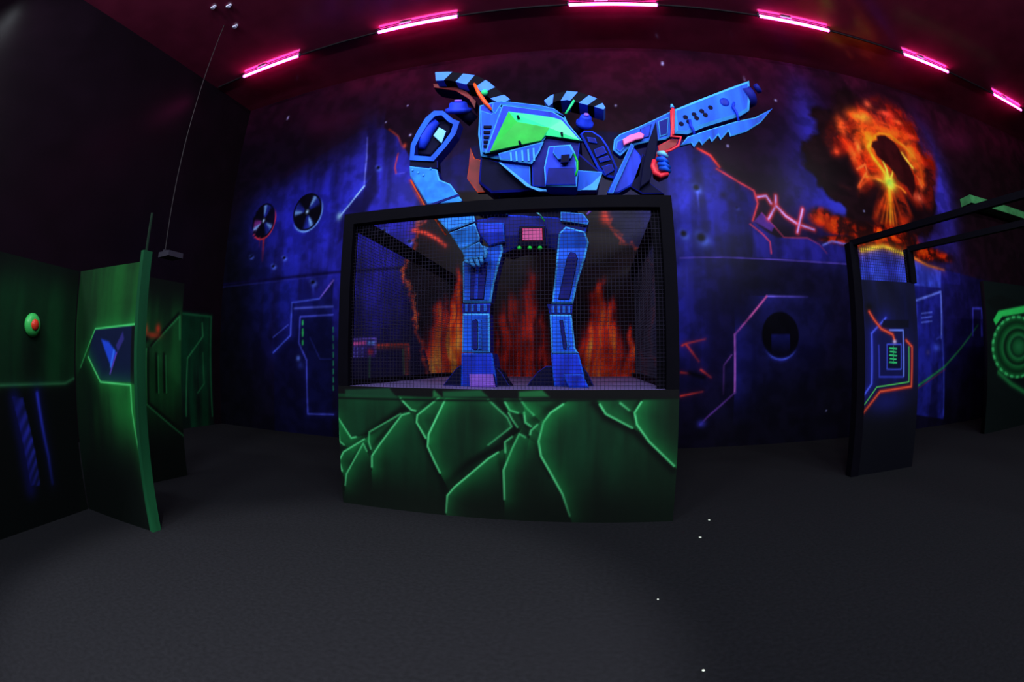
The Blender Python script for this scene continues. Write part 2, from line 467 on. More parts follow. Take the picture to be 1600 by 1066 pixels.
crev = .45 + .75 * sstep(sfull, .08, .5)
RED = [(275, 255), (330, 205), (395, 165), (470, 105), (560, 90), (655, 140), (735, 205), (795, 290), (850, 380), (880, 500), (870, 620), (845, 720), (770, 710), (710, 640), (560, 600), (450, 640), (470, 560), (405, 500), (385, 420), (300, 430), (255, 330)]
M.fill(EZ(RED), (112, 20, 12), .95, soft=.13, mod=lump)
M.fill(EZ([(350, 230), (430, 170), (520, 165), (640, 215), (730, 320), (800, 440), (820, 580), (790, 640), (730, 500), (600, 560), (470, 540), (400, 430), (345, 330)]), (190, 42, 12), .85, soft=.12, mod=lump * crev)
def eb(x, y, rx_, ry_, col, a=.9, pw=2.0): M.blob(*EZ([(x, y)])[0], rx_ / 3.588, ry_ / 3.588, col, a, pw, mod=.5 + .6 * crev)
for (x, y, a_, b_, col) in [(455, 205, 60, 34, (250, 100, 20)), (470, 215, 40, 20, (255, 150, 40)), (345, 255, 26, 42, (240, 85, 30)), (495, 138, 18, 18, (240, 90, 50)), (320, 400, 20, 22, (205, 60, 30)), (600, 190, 34, 16, (225, 70, 40)),
                            (660, 235, 26, 12, (225, 80, 35)), (500, 330, 48, 60, (250, 110, 20)), (440, 370, 16, 34, (250, 110, 40)), (412, 420, 18, 40, (245, 100, 35)), (650, 300, 70, 26, (235, 75, 20)), (740, 320, 18, 14, (220, 60, 30)),
                            (740, 420, 26, 60, (250, 110, 25)), (785, 470, 18, 50, (235, 80, 25)), (790, 570, 16, 40, (230, 80, 30)), (775, 660, 24, 24, (235, 95, 60)), (560, 270, 60, 16, (235, 80, 18)), (560, 470, 40, 40, (190, 45, 12))]: eb(x, y, a_, b_, col)
for L, cq, wq, a_ in [([(515, 345), (495, 380), (530, 440), (575, 500), (605, 545)], (255, 150, 30), .07, .95), ([(520, 330), (560, 300), (620, 310), (680, 360)], (255, 125, 20), .06, .9), ([(685, 410), (720, 460), (745, 490)], (255, 190, 60), .05, .95),
                      ([(690, 370), (750, 430), (790, 500), (805, 580)], (240, 90, 20), .05, .7), ([(600, 320), (700, 370), (760, 440)], (250, 120, 30), .035, .8), ([(560, 235), (640, 265), (700, 320)], (225, 70, 20), .05, .7),
                      ([(435, 500), (480, 475), (490, 515), (440, 600)], (240, 95, 40), .035, .85), ([(490, 545), (540, 550), (590, 575)], (255, 160, 40), .045, .9), ([(450, 600), (500, 550), (560, 545)], (220, 70, 25), .05, .7),
                      ([(580, 455), (600, 500), (612, 560)], (255, 225, 70), .035, .95), ([(640, 490), (632, 530), (622, 560)], (255, 200, 60), .025, .9), ([(630, 580), (680, 605), (705, 630)], (250, 110, 30), .035, .85), ([(340, 590), (400, 612)], (120, 40, 30), .04, .6),
                      ([(770, 540), (800, 600)], (235, 100, 40), .025, .8)]:
    M.stroke(EZ(L), cq, wq * .62, a_, glow=wq * 1.1, ga=.45)
# black inner smoke
M.fill(EZ([(515, 372), (520, 345), (548, 338), (545, 314), (590, 310), (640, 345), (665, 380), (690, 430), (722, 470), (755, 540), (762, 610), (745, 655), (715, 600), (660, 560), (650, 530), (600, 470), (580, 455), (545, 425), (535, 395)]), (40, 10, 14), .97, soft=.035)
M.fill(EZ([(300, 440), (380, 430), (420, 510), (440, 600), (420, 660), (340, 650), (270, 580), (240, 480)]), (20, 8, 14), .85, soft=.1)
# rays
M.fill(EZ([(612, 570), (560, 600), (520, 780), (560, 830), (700, 830), (750, 770), (680, 610)]), (130, 28, 12), .85, soft=.06, mod=lump)
for x1, y1, cq, wq in [(545, 760, (200, 60, 15), .045), (572, 800, (225, 80, 15), .03), (596, 820, (250, 120, 20), .03), (622, 832, (255, 175, 30), .035), (640, 836, (255, 140, 20), .03), (658, 820, (235, 95, 20), .03), (690, 800, (180, 50, 15), .04)]:
    M.stroke(EZ([(616, 580), (x1, y1)]), cq, wq, .85, fade=(1, .5))
M.blob(*EZ([(618, 578)])[0], 11, 12, (250, 200, 50), .8); M.blob(*EZ([(618, 578)])[0], 6, 8, (170, 255, 70), 1)
M.c[W] = np.where((M.c[W][..., :1] > M.c[W][..., 2:] * 1.5), np.clip(M.c[W] * 1.2, 0, 255), M.c[W])
# low fire clouds behind the broken skyline
W2 = M.win(M.pts([(1255, 310), (1500, 430)]), .1)
U_, V_ = M.u[W2], M.v[W2]
n2 = fbm(U_ * 3.3, V_ * 3.3, 81, 5, .6); n3 = 1 - np.abs(2 * fbm(U_ * 2.2 + n2, V_ * 2.2, 90, 4) - 1)
def px_env(pts):
    e = np.zeros(U_.shape)
    for (x, y, r1, r2, g) in pts:
        c = M.uv(x, y); ex = abs(M.uv(x + r1, y)[0] - c[0]); ey = abs(M.uv(x, y - r2)[1] - c[1])
        e = np.maximum(e, g * np.exp(-(((U_ - c[0]) / ex) ** 2 + ((V_ - c[1]) / ey) ** 2)))
    return e
env = px_env([(1285, 340, 28, 22, .7), (1310, 352, 30, 20, .85), (1345, 362, 30, 18, .9), (1390, 372, 50, 22, 1.0), (1440, 395, 40, 16, .8), (1470, 402, 30, 14, .6), (1330, 378, 45, 10, 1.0)])
h2 = .9 * env * (.08 + .85 * sstep(billow(U_ * 3.6 + n2, V_ * 3.6, 95), .12, .6)) * (.55 + .4 * n3)
a = np.clip(sstep(env, .25, .6), 0, 1)
f2 = firec(h2 * 1.05)
M.c[W2] = M.c[W2] * (1 - a[..., None]) + f2 * a[..., None]
# skyline edges again, in front of the fire
SK = [(1176, 345), (1192, 360), (1215, 371), (1262, 373), (1286, 384), (1300, 378), (1335, 386), (1346, 392), (1380, 386), (1412, 398), (1425, 404), (1450, 417), (1500, 428)]
low = SK + [(1500, 445), (1425, 440), (1330, 412), (1176, 402)]
M.fill(low, (34, 30, 128), .85, soft=.015, mod=.6 + .6 * sstep(streak, .3, .7))
M.fill([(1346, 395), (1380, 388), (1412, 400), (1425, 406), (1470, 424), (1470, 450), (1345, 440)], (62, 80, 225), .8, soft=.02, mod=.35 + .9 * sstep(streak, .3, .7))
M.stroke([(1346, 391), (1380, 385), (1412, 397)], (255, 205, 60), .045, 1, glow=.1, gcol=(250, 130, 40), ga=.5)
M.stroke([(1425, 402), (1450, 415), (1475, 422)], (255, 130, 50), .03, 1, glow=.07, gcol=(240, 90, 40), ga=.4, fade=(1, .4))
M.stroke([(1286, 383), (1300, 377), (1335, 385)], (110, 120, 240), .02, .8)
# orange rim light along the broken wall
M.stroke([(1090, 232), (1110, 243), (1124, 261)], (235, 60, 50), .022, 1, glow=.04, gcol=(160, 30, 60), ga=.5)
M.stroke([(1120, 264), (1155, 285), (1178, 298), (1184, 318), (1176, 345)], (215, 60, 70), .016, 1, glow=.04, gcol=(130, 30, 80), ga=.5)
M.stroke([(1172, 350), (1192, 366), (1203, 378), (1205, 396)], (210, 60, 90), .014, .9)
M.stroke([(1190, 333), (1210, 354), (1225, 371), (1262, 372), (1280, 382), (1292, 396)], (190, 60, 100), .014, .9, fade=(1, .4))
M.fill([(1178, 346), (1190, 332), (1210, 354), (1206, 362)], (84, 44, 150), .8, soft=.01)
for L in ([(1184, 308), (1197, 306), (1205, 318)], [(1212, 306), (1212, 322), (1201, 342)], [(1213, 322), (1228, 338), (1246, 350), (1272, 359)], [(1254, 327), (1246, 363)]):
    M.stroke(L, (225, 50, 60), .05, .95); M.stroke(L, (190, 160, 250), .018, 1)
# seams and streaks
M.stroke([(1062, 403), (1130, 402), (1250, 408), (1330, 413)], (92, 70, 190), .012, .8)
M.stroke([(345, 445), (430, 436), (520, 426), (640, 418)], (14, 10, 50), .03, .8)
M.stroke([(345, 449), (430, 440), (520, 430)], (48, 50, 160), .01, .5)
# left armour edge
M.fill([(575, 190), (575, 243), (571, 292), (546, 322), (531, 341), (528, 380), (560, 350), (590, 300), (588, 200)], (18, 12, 56), .75, soft=.05)
M.stroke([(574, 215), (573, 245), (569, 291)], (120, 125, 235), .016, 1, glow=.16, gcol=(44, 48, 200), ga=.6, side=-1, fade=(.35, 1))
M.stroke([(569, 291), (546, 320), (531, 338)], (150, 195, 255), .018, 1, glow=.12, gcol=(50, 60, 220), ga=.6, side=-1)
M.blob(530, 338, 4, 6, (170, 230, 255), .9)
# left skyline ragged rim
M.stroke([(608, 202), (622, 213), (628, 228)], (150, 50, 40), .02, .7); M.blob(632, 228, 3, 4, (240, 80, 60), .9)
M.stroke([(622, 240), (617, 262), (619, 271)], (200, 60, 50), .015, .8); M.stroke([(619, 272), (632, 270)], (90, 90, 220), .012, .6)
M.stroke([(640, 282), (652, 305), (660, 318)], (210, 50, 50), .03, .8, fade=(.5, 1))
# painted vent fans
def fan(px, py, rx_, ry_, rot, red=False):
    c = M.uv(px, py); ex = .5 * abs(M.uv(px + rx_, py)[0] - M.uv(px - rx_, py)[0]); ey = .5 * abs(M.uv(px, py - ry_)[1] - M.uv(px, py + ry_)[1])
    M.blob(px, py, rx_ * 1.9, ry_ * 1.7, (34, 36, 180), .55)
    W = M.win([c], max(ex, ey) * 1.4); x = (M.u[W] - c[0]) / ex; y = (M.v[W] - c[1]) / ey; r = np.hypot(x, y); an = np.arctan2(y, x)
    M.mix(W, (8, 6, 20), 1 - sstep(r, .95, 1.03))
    for k in range(3):
        a0 = rot + k * 2.094; dd = np.angle(np.exp(1j * (an - a0)))
        bl = np.exp(-(dd / .42) ** 4) * sstep(r, .12, .3) * (1 - sstep(r, .86, .93))
        M.mix(W, (30, 40, 150) if not (red and k == 1) else (110, 40, 120), bl * .9)
        M.mix(W, (130, 185, 255), np.exp(-((dd - .25) / .16) ** 2) * sstep(r, .2, .5) * (1 - sstep(r, .84, .92)) * .85)
    M.mix(W, (170, 210, 255), np.exp(-(r / .1) ** 2))
    rim = np.exp(-((r - 1.03) / .05) ** 2) * sstep(-y + x * .6, -.2, .6)
    M.mix(W, (225, 50, 60) if red else (110, 160, 255), rim * .95)
fan(412, 345, 17, 27, 1.3, True); fan(480, 331, 22, 29, .75)
M.stroke([(412, 373), (410, 407)], (200, 40, 45), .03, .8, fade=(1, .2)); M.stroke([(406, 371), (405, 388)], (180, 40, 60), .015, .6, fade=(1, .1))
def hole(px, py, r, halo=(90, 120, 255), a=.8):
    M.blob(px + r * .5, py + r * .7, r * 1.1, r * 1.1, halo, a); M.blob(px - r * .5, py - r * .5, r * .9, r * .8, halo, a * .5)
    M.blob(px, py, r * .8, r * .8, (8, 6, 20), 1, pw=3)
for q in [(1088, 293, 6), (1068, 365, 6), (1096, 371, 9), (591, 262, 3.5), (444, 403, 3), (427, 416, 3), (393, 401, 2.5), (489, 441, 4), (600, 361, 4), (640, 377, 4), (575, 345, 3), (1151, 324, 3)]: hole(*q)
M.blob(1148, 322, 12, 9, (18, 10, 60), .8); M.blob(1130, 305, 5, 5, (18, 10, 60), .8)
M.stroke([(1090, 300), (1092, 330)], (90, 110, 255), .02, .6, fade=(1, .1)); M.stroke([(489, 446), (490, 460)], (70, 90, 235), .02, .6, fade=(1, .1))
# left painted door
M.fill([(521, 440), (499, 468), (456, 474), (455, 525), (430, 552), (430, 690), (521, 700)], (12, 12, 44), .75, soft=.02)
M.stroke([(521, 438), (499, 467)], (120, 90, 200), .018, .9); M.stroke([(499, 467), (456, 473), (454, 524), (427, 551)], (64, 80, 215), .018, 1, glow=.1, gcol=(26, 30, 130), ga=.5)
M.stroke([(427, 527), (450, 508)], (60, 70, 190), .016, .8)
M.stroke([(520, 479), (460, 482)], (84, 96, 215), .02, .8, glow=.08, gcol=(28, 32, 130), ga=.5)
M.stroke([(520, 492), (469, 495), (467, 536), (479, 563), (481, 647), (521, 648)], (66, 74, 200), .016, .95, glow=.07, gcol=(24, 26, 110), ga=.5)
M.stroke([(484, 527), (500, 561), (517, 561)], (44, 50, 150), .014, .8)
M.fill([(471, 498), (520, 495), (520, 640), (484, 640), (482, 562), (470, 534)], (13, 16, 60), .5, soft=.03)
for y in (502, 515, 520, 533): M.stroke([(473, y), (473, y + 5)], (50, 200, 100), .02, .9)
for y in range(512, 610, 13): M.stroke([(520.5, y), (520.8, y + 7)], (40, 150, 100), .012, .8)
M.blob(466, 560, 3, 4, (90, 120, 230), .8); M.blob(470, 571, 5, 6, (40, 50, 140), .7)
# right painted door
M.fill([(1260, 466), (1198, 466), (1150, 524), (1150, 614), (1110, 652), (1280, 640), (1290, 470)], (20, 22, 84), .35, soft=.25)
M.fill([(1160, 600), (1330, 560), (1330, 760), (1080, 720)], (13, 12, 24), .8, soft=.4)
M.stroke([(1262, 464), (1198, 463)], (110, 90, 220), .016, 1, glow=.16, gcol=(40, 40, 160), ga=.5, side=1, fade=(.2, 1))
M.stroke([(1198, 463), (1172, 495)], (190, 80, 150), .018, 1); M.stroke([(1172, 495), (1148, 523)], (170, 70, 140), .018, 1)
M.stroke([(1148, 523), (1148, 614)], (175, 90, 200), .017, 1, glow=.2, gcol=(34, 36, 150), ga=.5, side=1); M.stroke([(1148, 614), (1105, 652), (1094, 664)], (90, 50, 140), .016, .9)
M.blob(1096, 662, 7, 6, (60, 60, 200), .8)
M.stroke([(1143, 555), (1131, 571), (1130, 616)], (110, 60, 150), .014, .9, fade=(1, .3))
c = M.uv(1220, 524); ex = .5 * abs(M.uv(1249, 524)[0] - M.uv(1191, 524)[0]); ey = .5 * abs(M.uv(1220, 487)[1] - M.uv(1220, 561)[1])
W = M.win([c], .7); x = (M.u[W] - c[0]) / ex; y = (M.v[W] - c[1]) / ey; r = np.hypot(x, y)
M.mix(W, (6, 5, 14), 1 - sstep(r, .95, 1.03)); M.mix(W, (20, 22, 92), (np.abs(x) < .5) * (r < .86) * sstep(-y, -.1, .0) * np.exp(-((y + .1) / .5) ** 2) * .8)
M.mix(W, (80, 110, 235), np.exp(-((r - 1.02) / .04) ** 2) * sstep(-y, .55, 1.0)); M.mix(W, (36, 36, 150), np.exp(-((r - 1.02) / .12) ** 2) * sstep(-y, .3, 1.0) * .5)
for L in ([(1066, 540), (1072, 537), (1102, 530)], [(1072, 538), (1092, 565)], [(1064, 582), (1078, 584)], [(1095, 578), (1111, 590)], [(1064, 619), (1098, 612)]): M.stroke(L, (225, 60, 50), .014, .9, glow=.03, gcol=(150, 30, 60), ga=.5, fade=(1, .4))
M.stroke([(1078, 583), (1100, 590)], (8, 6, 20), .04, .9)
# far right painted locker, cable and panels
M.fill([(1430, 470), (1470, 455), (1474, 655), (1430, 648)], (34, 38, 150), .6, soft=.02, mod=.5 + .8 * sstep(streak, .3, .7))
M.stroke([(1430, 470), (1470, 456), (1471, 528)], (110, 130, 255), .025, .9); M.stroke([(1463, 530), (1472, 525), (1474, 650)], (60, 70, 200), .02, .8)
for y in (489, 496, 503): M.stroke([(1440, y + 1), (1456, y - 1)], (90, 110, 230), .016, .8)
M.stroke([(1432, 475), (1432, 560)], (60, 70, 190), .02, .7); M.blob(1464, 543, 6, 6, (70, 90, 230), .7); M.blob(1450, 551, 3, 4, (90, 80, 160), .6)
M.stroke([(1430, 606), (1475, 574), (1500, 546), (1528, 508)], (40, 150, 70), .026, .9, fade=(1, .5)); M.stroke([(1432, 609), (1477, 577)], (120, 40, 60), .012, .7)
M.stroke([(1520, 524), (1520, 482), (1534, 482), (1534, 525)], (60, 60, 190), .025, .9)
# painted breach with flames behind the robot
HOLE = [(700, 300), (668, 336), (655, 350), (650, 372), (638, 402), (630, 426), (640, 446), (648, 474), (654, 514), (668, 560), (674, 592), (1022, 592), (1020, 560), (1014, 514), (1018, 478), (1015, 415), (1000, 392), (972, 378), (952, 348), (938, 330), (930, 300)]
M.fill(HOLE, (20, 8, 16), 1, soft=.04)
Wh = M.win(M.pts([(625, 300), (1030, 596)]), .1)
U_, V_ = M.u[Wh], M.v[Wh]; hm = M.inside(Wh, M.pts(HOLE)).astype(float)
z0 = M.uv(800, 592)[1]
fl = np.zeros(U_.shape)
for (x, wpx, top, g) in [(692, 26, 455, 1.0), (712, 14, 405, .85), (672, 14, 530, .8), (730, 14, 500, .6), (800, 34, 440, .42), (835, 24, 400, .42), (855, 14, 470, .5), (920, 18, 480, .8), (940, 24, 425, 1.0), (962, 20, 455, .85), (984, 10, 500, .8), (1003, 8, 520, .4), (780, 14, 520, .4)]:
    cu = M.uv(x, 560)[0]; ww = 1.35 * abs(M.uv(x + wpx, 560)[0] - cu); zt = M.uv(x, top)[1]
    t = np.clip((V_ - z0) / (zt - z0), 0, 1.2)
    wob = (fbm(V_ * 1.6 + x, V_ * 0 + x, int(x), 3) - .5) * .35 * t + (fbm(V_ * 5, U_ * 2, int(x) + 5, 3) - .5) * .12
    shp = np.exp(-((U_ - cu + wob) / (ww * (1.05 - .85 * t.clip(0, 1)))) ** 2) * (1 - sstep(t, .75, 1.05))
    fl = np.maximum(fl, shp * g * (1 - .45 * t))
fstr = fbm(U_ * 15 + fbm(U_ * 2, V_ * 2, 7, 3) * 3, V_ * 1.3, 12, 4)
fh = fl * (.7 + .75 * sstep(fstr, .3, .7))
fa = np.clip(fh * 2.6, 0, 1) * hm
st = [(0, (24, 8, 14)), (.25, (110, 18, 20)), (.55, (205, 45, 25)), (.85, (240, 95, 35)), (1.1, (245, 150, 60))]
fcol = np.stack([np.interp(fh, [q[0] for q in st], [q[1][k] for q in st]) for k in range(3)], -1)
M.c[Wh] = M.c[Wh] * (1 - fa[..., None]) + fcol * fa[..., None]
def rag(L, col, wd, a, jit=.05, seed=1):
    q = M.pts(L); rs = np.random.RandomState(seed); out = []
    for i in range(len(q) - 1):
        for k in range(6):
            out.append(q[i] + (q[i + 1] - q[i]) * k / 6 + rs.uniform(-jit, jit, 2))
    out.append(q[-1])
    for i in range(len(out) - 1):
        M.stroke(None, col, wd * rs.uniform(.5, 1.2), a * rs.uniform(.4, 1), q=[out[i], out[i + 1]])
rag([(696, 310), (668, 336), (655, 350), (650, 372), (638, 402), (627, 426), (638, 446), (646, 474), (650, 514), (662, 560), (668, 590)], (190, 60, 40), .03, .8, seed=2)
rag([(640, 402), (629, 426), (640, 446), (648, 474), (652, 514)], (225, 110, 60), .015, .8, seed=3)
rag([(938, 332), (953, 346), (972, 376), (1002, 390), (1019, 415), (1021, 478), (1016, 514), (1024, 571)], (150, 50, 40), .022, .7, seed=4)
M.stroke([(646, 360), (665, 364), (684, 374), (696, 384)], (240, 70, 50), .03, 1, glow=.06, gcol=(160, 30, 30), ga=.5)
M.blob(945, 340, 8, 11, (225, 60, 40), .95); M.stroke([(945, 342), (962, 366), (975, 378)], (170, 50, 40), .025, .8)
M.blob(660, 335, 14, 10, (60, 60, 200), .6); M.blob(655, 344, 6, 5, (200, 100, 60), .7)
M.fill([(1000, 400), (1018, 415), (1016, 592), (990, 592)], (70, 28, 44), .5, soft=.06)
# painted control box and pipe
M.fill([(549, 530), (587, 529), (587, 559), (549, 560)], (50, 34, 120), .9, soft=.01); M.stroke([(549, 560), (549, 530), (587, 529), (587, 552)], (130, 100, 230), .014, .9)
M.stroke([(552, 537), (570, 536)], (240, 90, 160), .03, .9); M.stroke([(576, 536), (584, 536)], (110, 160, 255), .03, .9)
for y in (545, 551, 557):
    for x in (552, 559, 566): M.blob(x, y, 1.6, 1.6, (120, 120, 230), .8)
M.blob(579, 550, 4, 5, (220, 40, 50), .9); M.stroke([(578, 556), (577, 592)], (60, 110, 70), .014, .8)
M.stroke([(590, 542), (634, 541), (636, 585)], (120, 50, 40), .05, .8); M.stroke([(590, 539), (638, 538), (640, 560)], (220, 60, 40), .014, .8); M.stroke([(630, 546), (631, 584)], (80, 130, 60), .014, .7)
# stars
for (x, y, r) in [(1035, 99, 2.2), (1212, 157, 1.8), (962, 165, 1.8), (1137, 228, 2), (1163, 124, 2), (641, 211, 1.8), (603, 191, 1.3), (450, 184, 1.6), (637, 165, 1.2), (1350, 330, 1.5), (1291, 642, 1.2)]: M.blob(x, y, r, r, (170, 170, 235), .9)
#MURAL_END
M.c *= (.86 + .28 * sstep(fine, .3, .7))[..., None]
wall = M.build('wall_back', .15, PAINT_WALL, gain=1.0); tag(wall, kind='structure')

# ------------------------------------------------------------------ left wall with its painted green panel
L_ = Canvas((XL, -3.9, 0), (0, 1, 0), WY + 3.9 - .001, CEIL, us=np.unique(np.concatenate([np.arange(0, 8.4, .3), np.arange(8.4, WY + 3.9 - .001, .02), [WY + 3.9 - .001]])), vs=np.unique(np.concatenate([np.arange(0, 3.2, .02), np.arange(3.2, CEIL, .2), [CEIL]])), bg=(18, 10, 18))
sl = fbm(L_.u * 6, L_.v * .6, 5, 4)
L_.fill([(283, 487), (332, 492), (334, 668), (283, 690)], (14, 52, 34), .9, soft=.05, mod=.5 + .7 * sstep(sl, .3, .7))
for Lq, cq in (([(284, 490), (330, 495), (332, 650)], (30, 100, 60)), ([(316, 505), (317, 526), (293, 560), (291, 650)], (40, 120, 70)), ([(317, 552), (319, 600), (309, 614)], (30, 96, 56))):
    L_.stroke(Lq, cq, .02, .9)
L_.c *= (.8 + .4 * fbm(L_.u * 3, L_.v * 3, 8, 3))[..., None]
tag(L_.build('wall_left', .15, PAINT_WALL, gain=1.0), kind='structure')

# ------------------------------------------------------------------ left green partitions
def panel(name, A, B, h, step, paintfn, label, cat='partition', thick=.08, gain=1.0, bg=(8, 14, 12), z0=0):
    A = np.array((A[0], A[1], z0), float); B = np.array((B[0], B[1], z0), float)
    U = B - A; cv = Canvas(A, U, np.linalg.norm(U), h, step=step, bg=bg)
    paintfn(cv)
    o = cv.build(name, thick, PAINT, gain)
    tag(o, label, cat); return o
G = lambda cv, s=5: fbm(cv.u * 7, cv.v * .7, s, 4)
def paintA(cv):
    s = G(cv)
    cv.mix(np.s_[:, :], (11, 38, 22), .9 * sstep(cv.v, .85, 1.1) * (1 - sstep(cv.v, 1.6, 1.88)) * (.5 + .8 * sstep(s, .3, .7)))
    cv.blob(50, 470, 60, 60, (16, 66, 34), .7, mod=.5 + .7 * s)
    cv.blob(100, 560, 60, 60, (14, 66, 32), .5, mod=.5 + .7 * s)
    cv.blob(52, 560, 14, 45, (6, 18, 12), .75)
    cv.fill([(0, 606), (105, 602), (140, 570), (150, 1000), (0, 1000)], (5, 9, 10), .93, soft=.02)
    cv.stroke([(0, 602), (102, 599), (122, 588)], (60, 140, 90), .012, .9, glow=.03, gcol=(30, 90, 50), ga=.5, fade=(.7, .5))
    # ribbed hose and smooth pipe painted below
    for i in range(46):
        t = i / 45; x = 27 + 22 * t + 6 * math.sin(t * 2); y = 622 + 135 * t
        cv.stroke([(x - 7, y), (x + 8, y + 1)], (50, 58, 215), .006, .85 * (1 - .4 * abs(t - .45) * 2))
    cv.stroke([(22, 622), (36, 700), (48, 765)], (20, 22, 120), .07, .5)
    cv.stroke([(58, 615), (66, 665), (76, 715), (82, 755)], (48, 60, 220), .018, .95, glow=.05, gcol=(20, 22, 120), ga=.6, fade=(1, .3))
def paintB(cv):
    s = G(cv, 15)
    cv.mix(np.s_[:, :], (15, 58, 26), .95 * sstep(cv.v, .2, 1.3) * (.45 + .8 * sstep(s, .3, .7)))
    cv.blob(190, 450, 60, 70, (22, 88, 36), .7, mod=.5 + .7 * s)
    cv.blob(200, 640, 30, 60, (24, 120, 48), .7, mod=.5 + .7 * s)
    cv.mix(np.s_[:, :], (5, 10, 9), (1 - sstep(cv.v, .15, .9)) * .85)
    cv.fill([(104, 600), (150, 514), (138, 540), (138, 560), (156, 598), (150, 640), (130, 760), (100, 780)], (6, 20, 14), .6, soft=.05)
    cv.fill([(148, 514), (219, 506), (206, 598), (158, 596), (138, 556)], (10, 20, 52), 1, soft=.008)
    cv.fill([(206, 508), (225, 506), (225, 602), (204, 600)], (6, 8, 14), 1, soft=.008)
    cv.fill([(158, 530), (170, 534), (182, 551), (174, 575)], (30, 70, 220), .9, soft=.012)
    cv.fill([(192, 518), (194, 530), (184, 550), (181, 540)], (50, 44, 130), .8, soft=.01)
    cv.stroke([(182, 552), (172, 584)], (110, 60, 200), .008, .9)
    cv.stroke([(178, 548), (173, 573)], (60, 120, 255), .012, .8)
    cv.stroke([(126, 574), (149, 514), (219, 506)], (80, 225, 120), .008, 1, glow=.06, gcol=(30, 140, 60), ga=.6, side=1, fade=(.4, 1))
    cv.stroke([(138, 558), (157, 597), (204, 602), (206, 640), (214, 690), (230, 760), (240, 800)], (90, 230, 130), .008, 1, glow=.06, gcol=(30, 150, 60), ga=.5, fade=(1, .35))
def paintC(cv):
    s = G(cv, 25)
    cv.mix(np.s_[:, :], (16, 60, 30), .95 * sstep(cv.v, .3, 1.0) * (1 - sstep(cv.v, 1.55, 2.0)) * (.5 + .7 * sstep(s, .3, .7)))
    cv.blob(260, 580, 22, 60, (24, 100, 44), .7, mod=.5 + .7 * s)
    cv.stroke([(238, 540), (281, 494), (281, 530)], (40, 130, 70), .012, .9, glow=.02, gcol=(20, 80, 40), ga=.5)
    cv.stroke([(236, 540), (279, 490)], (5, 8, 8), .02, .9)
    cv.stroke([(231, 545), (232, 630), (290, 678), (293, 720)], (6, 14, 10), .022, .9)
    cv.stroke([(229, 545), (229, 632), (288, 682), (291, 712)], (50, 150, 84), .008, .9, fade=(1, .5))
    for x in (244, 256):
        cv.stroke([(x, 553), (x + 1, 612)], (4, 16, 10), .02, .95); cv.stroke([(x + 3, 556), (x + 4, 614)], (44, 150, 80), .006, .9)
    for (x, y, r1, r2, cq) in [(226, 515, 5, 9, (225, 70, 40)), (247, 514, 4, 8, (200, 50, 30)), (238, 524, 12, 5, (170, 50, 30)), (222, 524, 5, 5, (225, 140, 60))]: cv.blob(x, y, r1, r2, cq, .85)
    cv.blob(228, 530, 5, 6, (5, 5, 8), .9)
pA0 = (-3.30, -.3); pA1 = (-3.75, 1.74); pB1 = (-2.935, 1.905)
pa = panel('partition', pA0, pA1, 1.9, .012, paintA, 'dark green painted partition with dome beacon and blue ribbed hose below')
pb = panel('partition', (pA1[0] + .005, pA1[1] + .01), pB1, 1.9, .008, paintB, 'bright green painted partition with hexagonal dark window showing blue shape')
pc = panel('partition', (-4.07, 2.35), (-4.03, 3.28), 2.02, .012, paintC, 'green partition with vertical slots and small painted flames, behind the front one')
# square end post of the bright partition
t = thing('corner_post', 'square green post at the free end of the hexagon window partition', 'post', (-2.91, 1.94, 0))
b = MB(); b.box((-2.932, 1.9, 0), (-2.89, 1.985, 1.98)); b.build('post_body', GREENPOST, t)
b = MB(); b.box((-2.917, 1.93, 1.98), (-2.905, 1.945, 2.26)); b.build('post_tip', mat('tip_green', (12, 40, 26)), t)
# dome beacon on the dark partition
Pd = None
def on_panel(px, py, A, B):
    A = np.array((A[0], A[1], 0.)); U = np.array((B[0] - A[0], B[1] - A[1], 0.)); U /= np.linalg.norm(U); N = np.cross(U, (0, 0, 1.)); d = ray(px, py)
    return EYE + d * (((A - EYE) @ N) / (d @ N)), N
Pd, Nd = on_panel(50, 508, pA0, pA1)
t = thing('dome_beacon', 'round green dome with red centre fixed on the dark green partition', 'beacon', tuple(Pd))
b = MB(); b.lathe(Pd - Nd * .0, Nd, [(0, .085), (.015, .085), (.04, .07), (.055, .048)], 28); b.build('dome_ring', mat('dome_green', (60, 190, 90), .35), t, True)
b = MB(); b.lathe(Pd + Nd * .05, Nd, [(0, .042), (.012, .04), (.024, .026), (.03, .008)], 20); b.build('dome_lens', mat('dome_red', (225, 60, 40), .3), t, True)

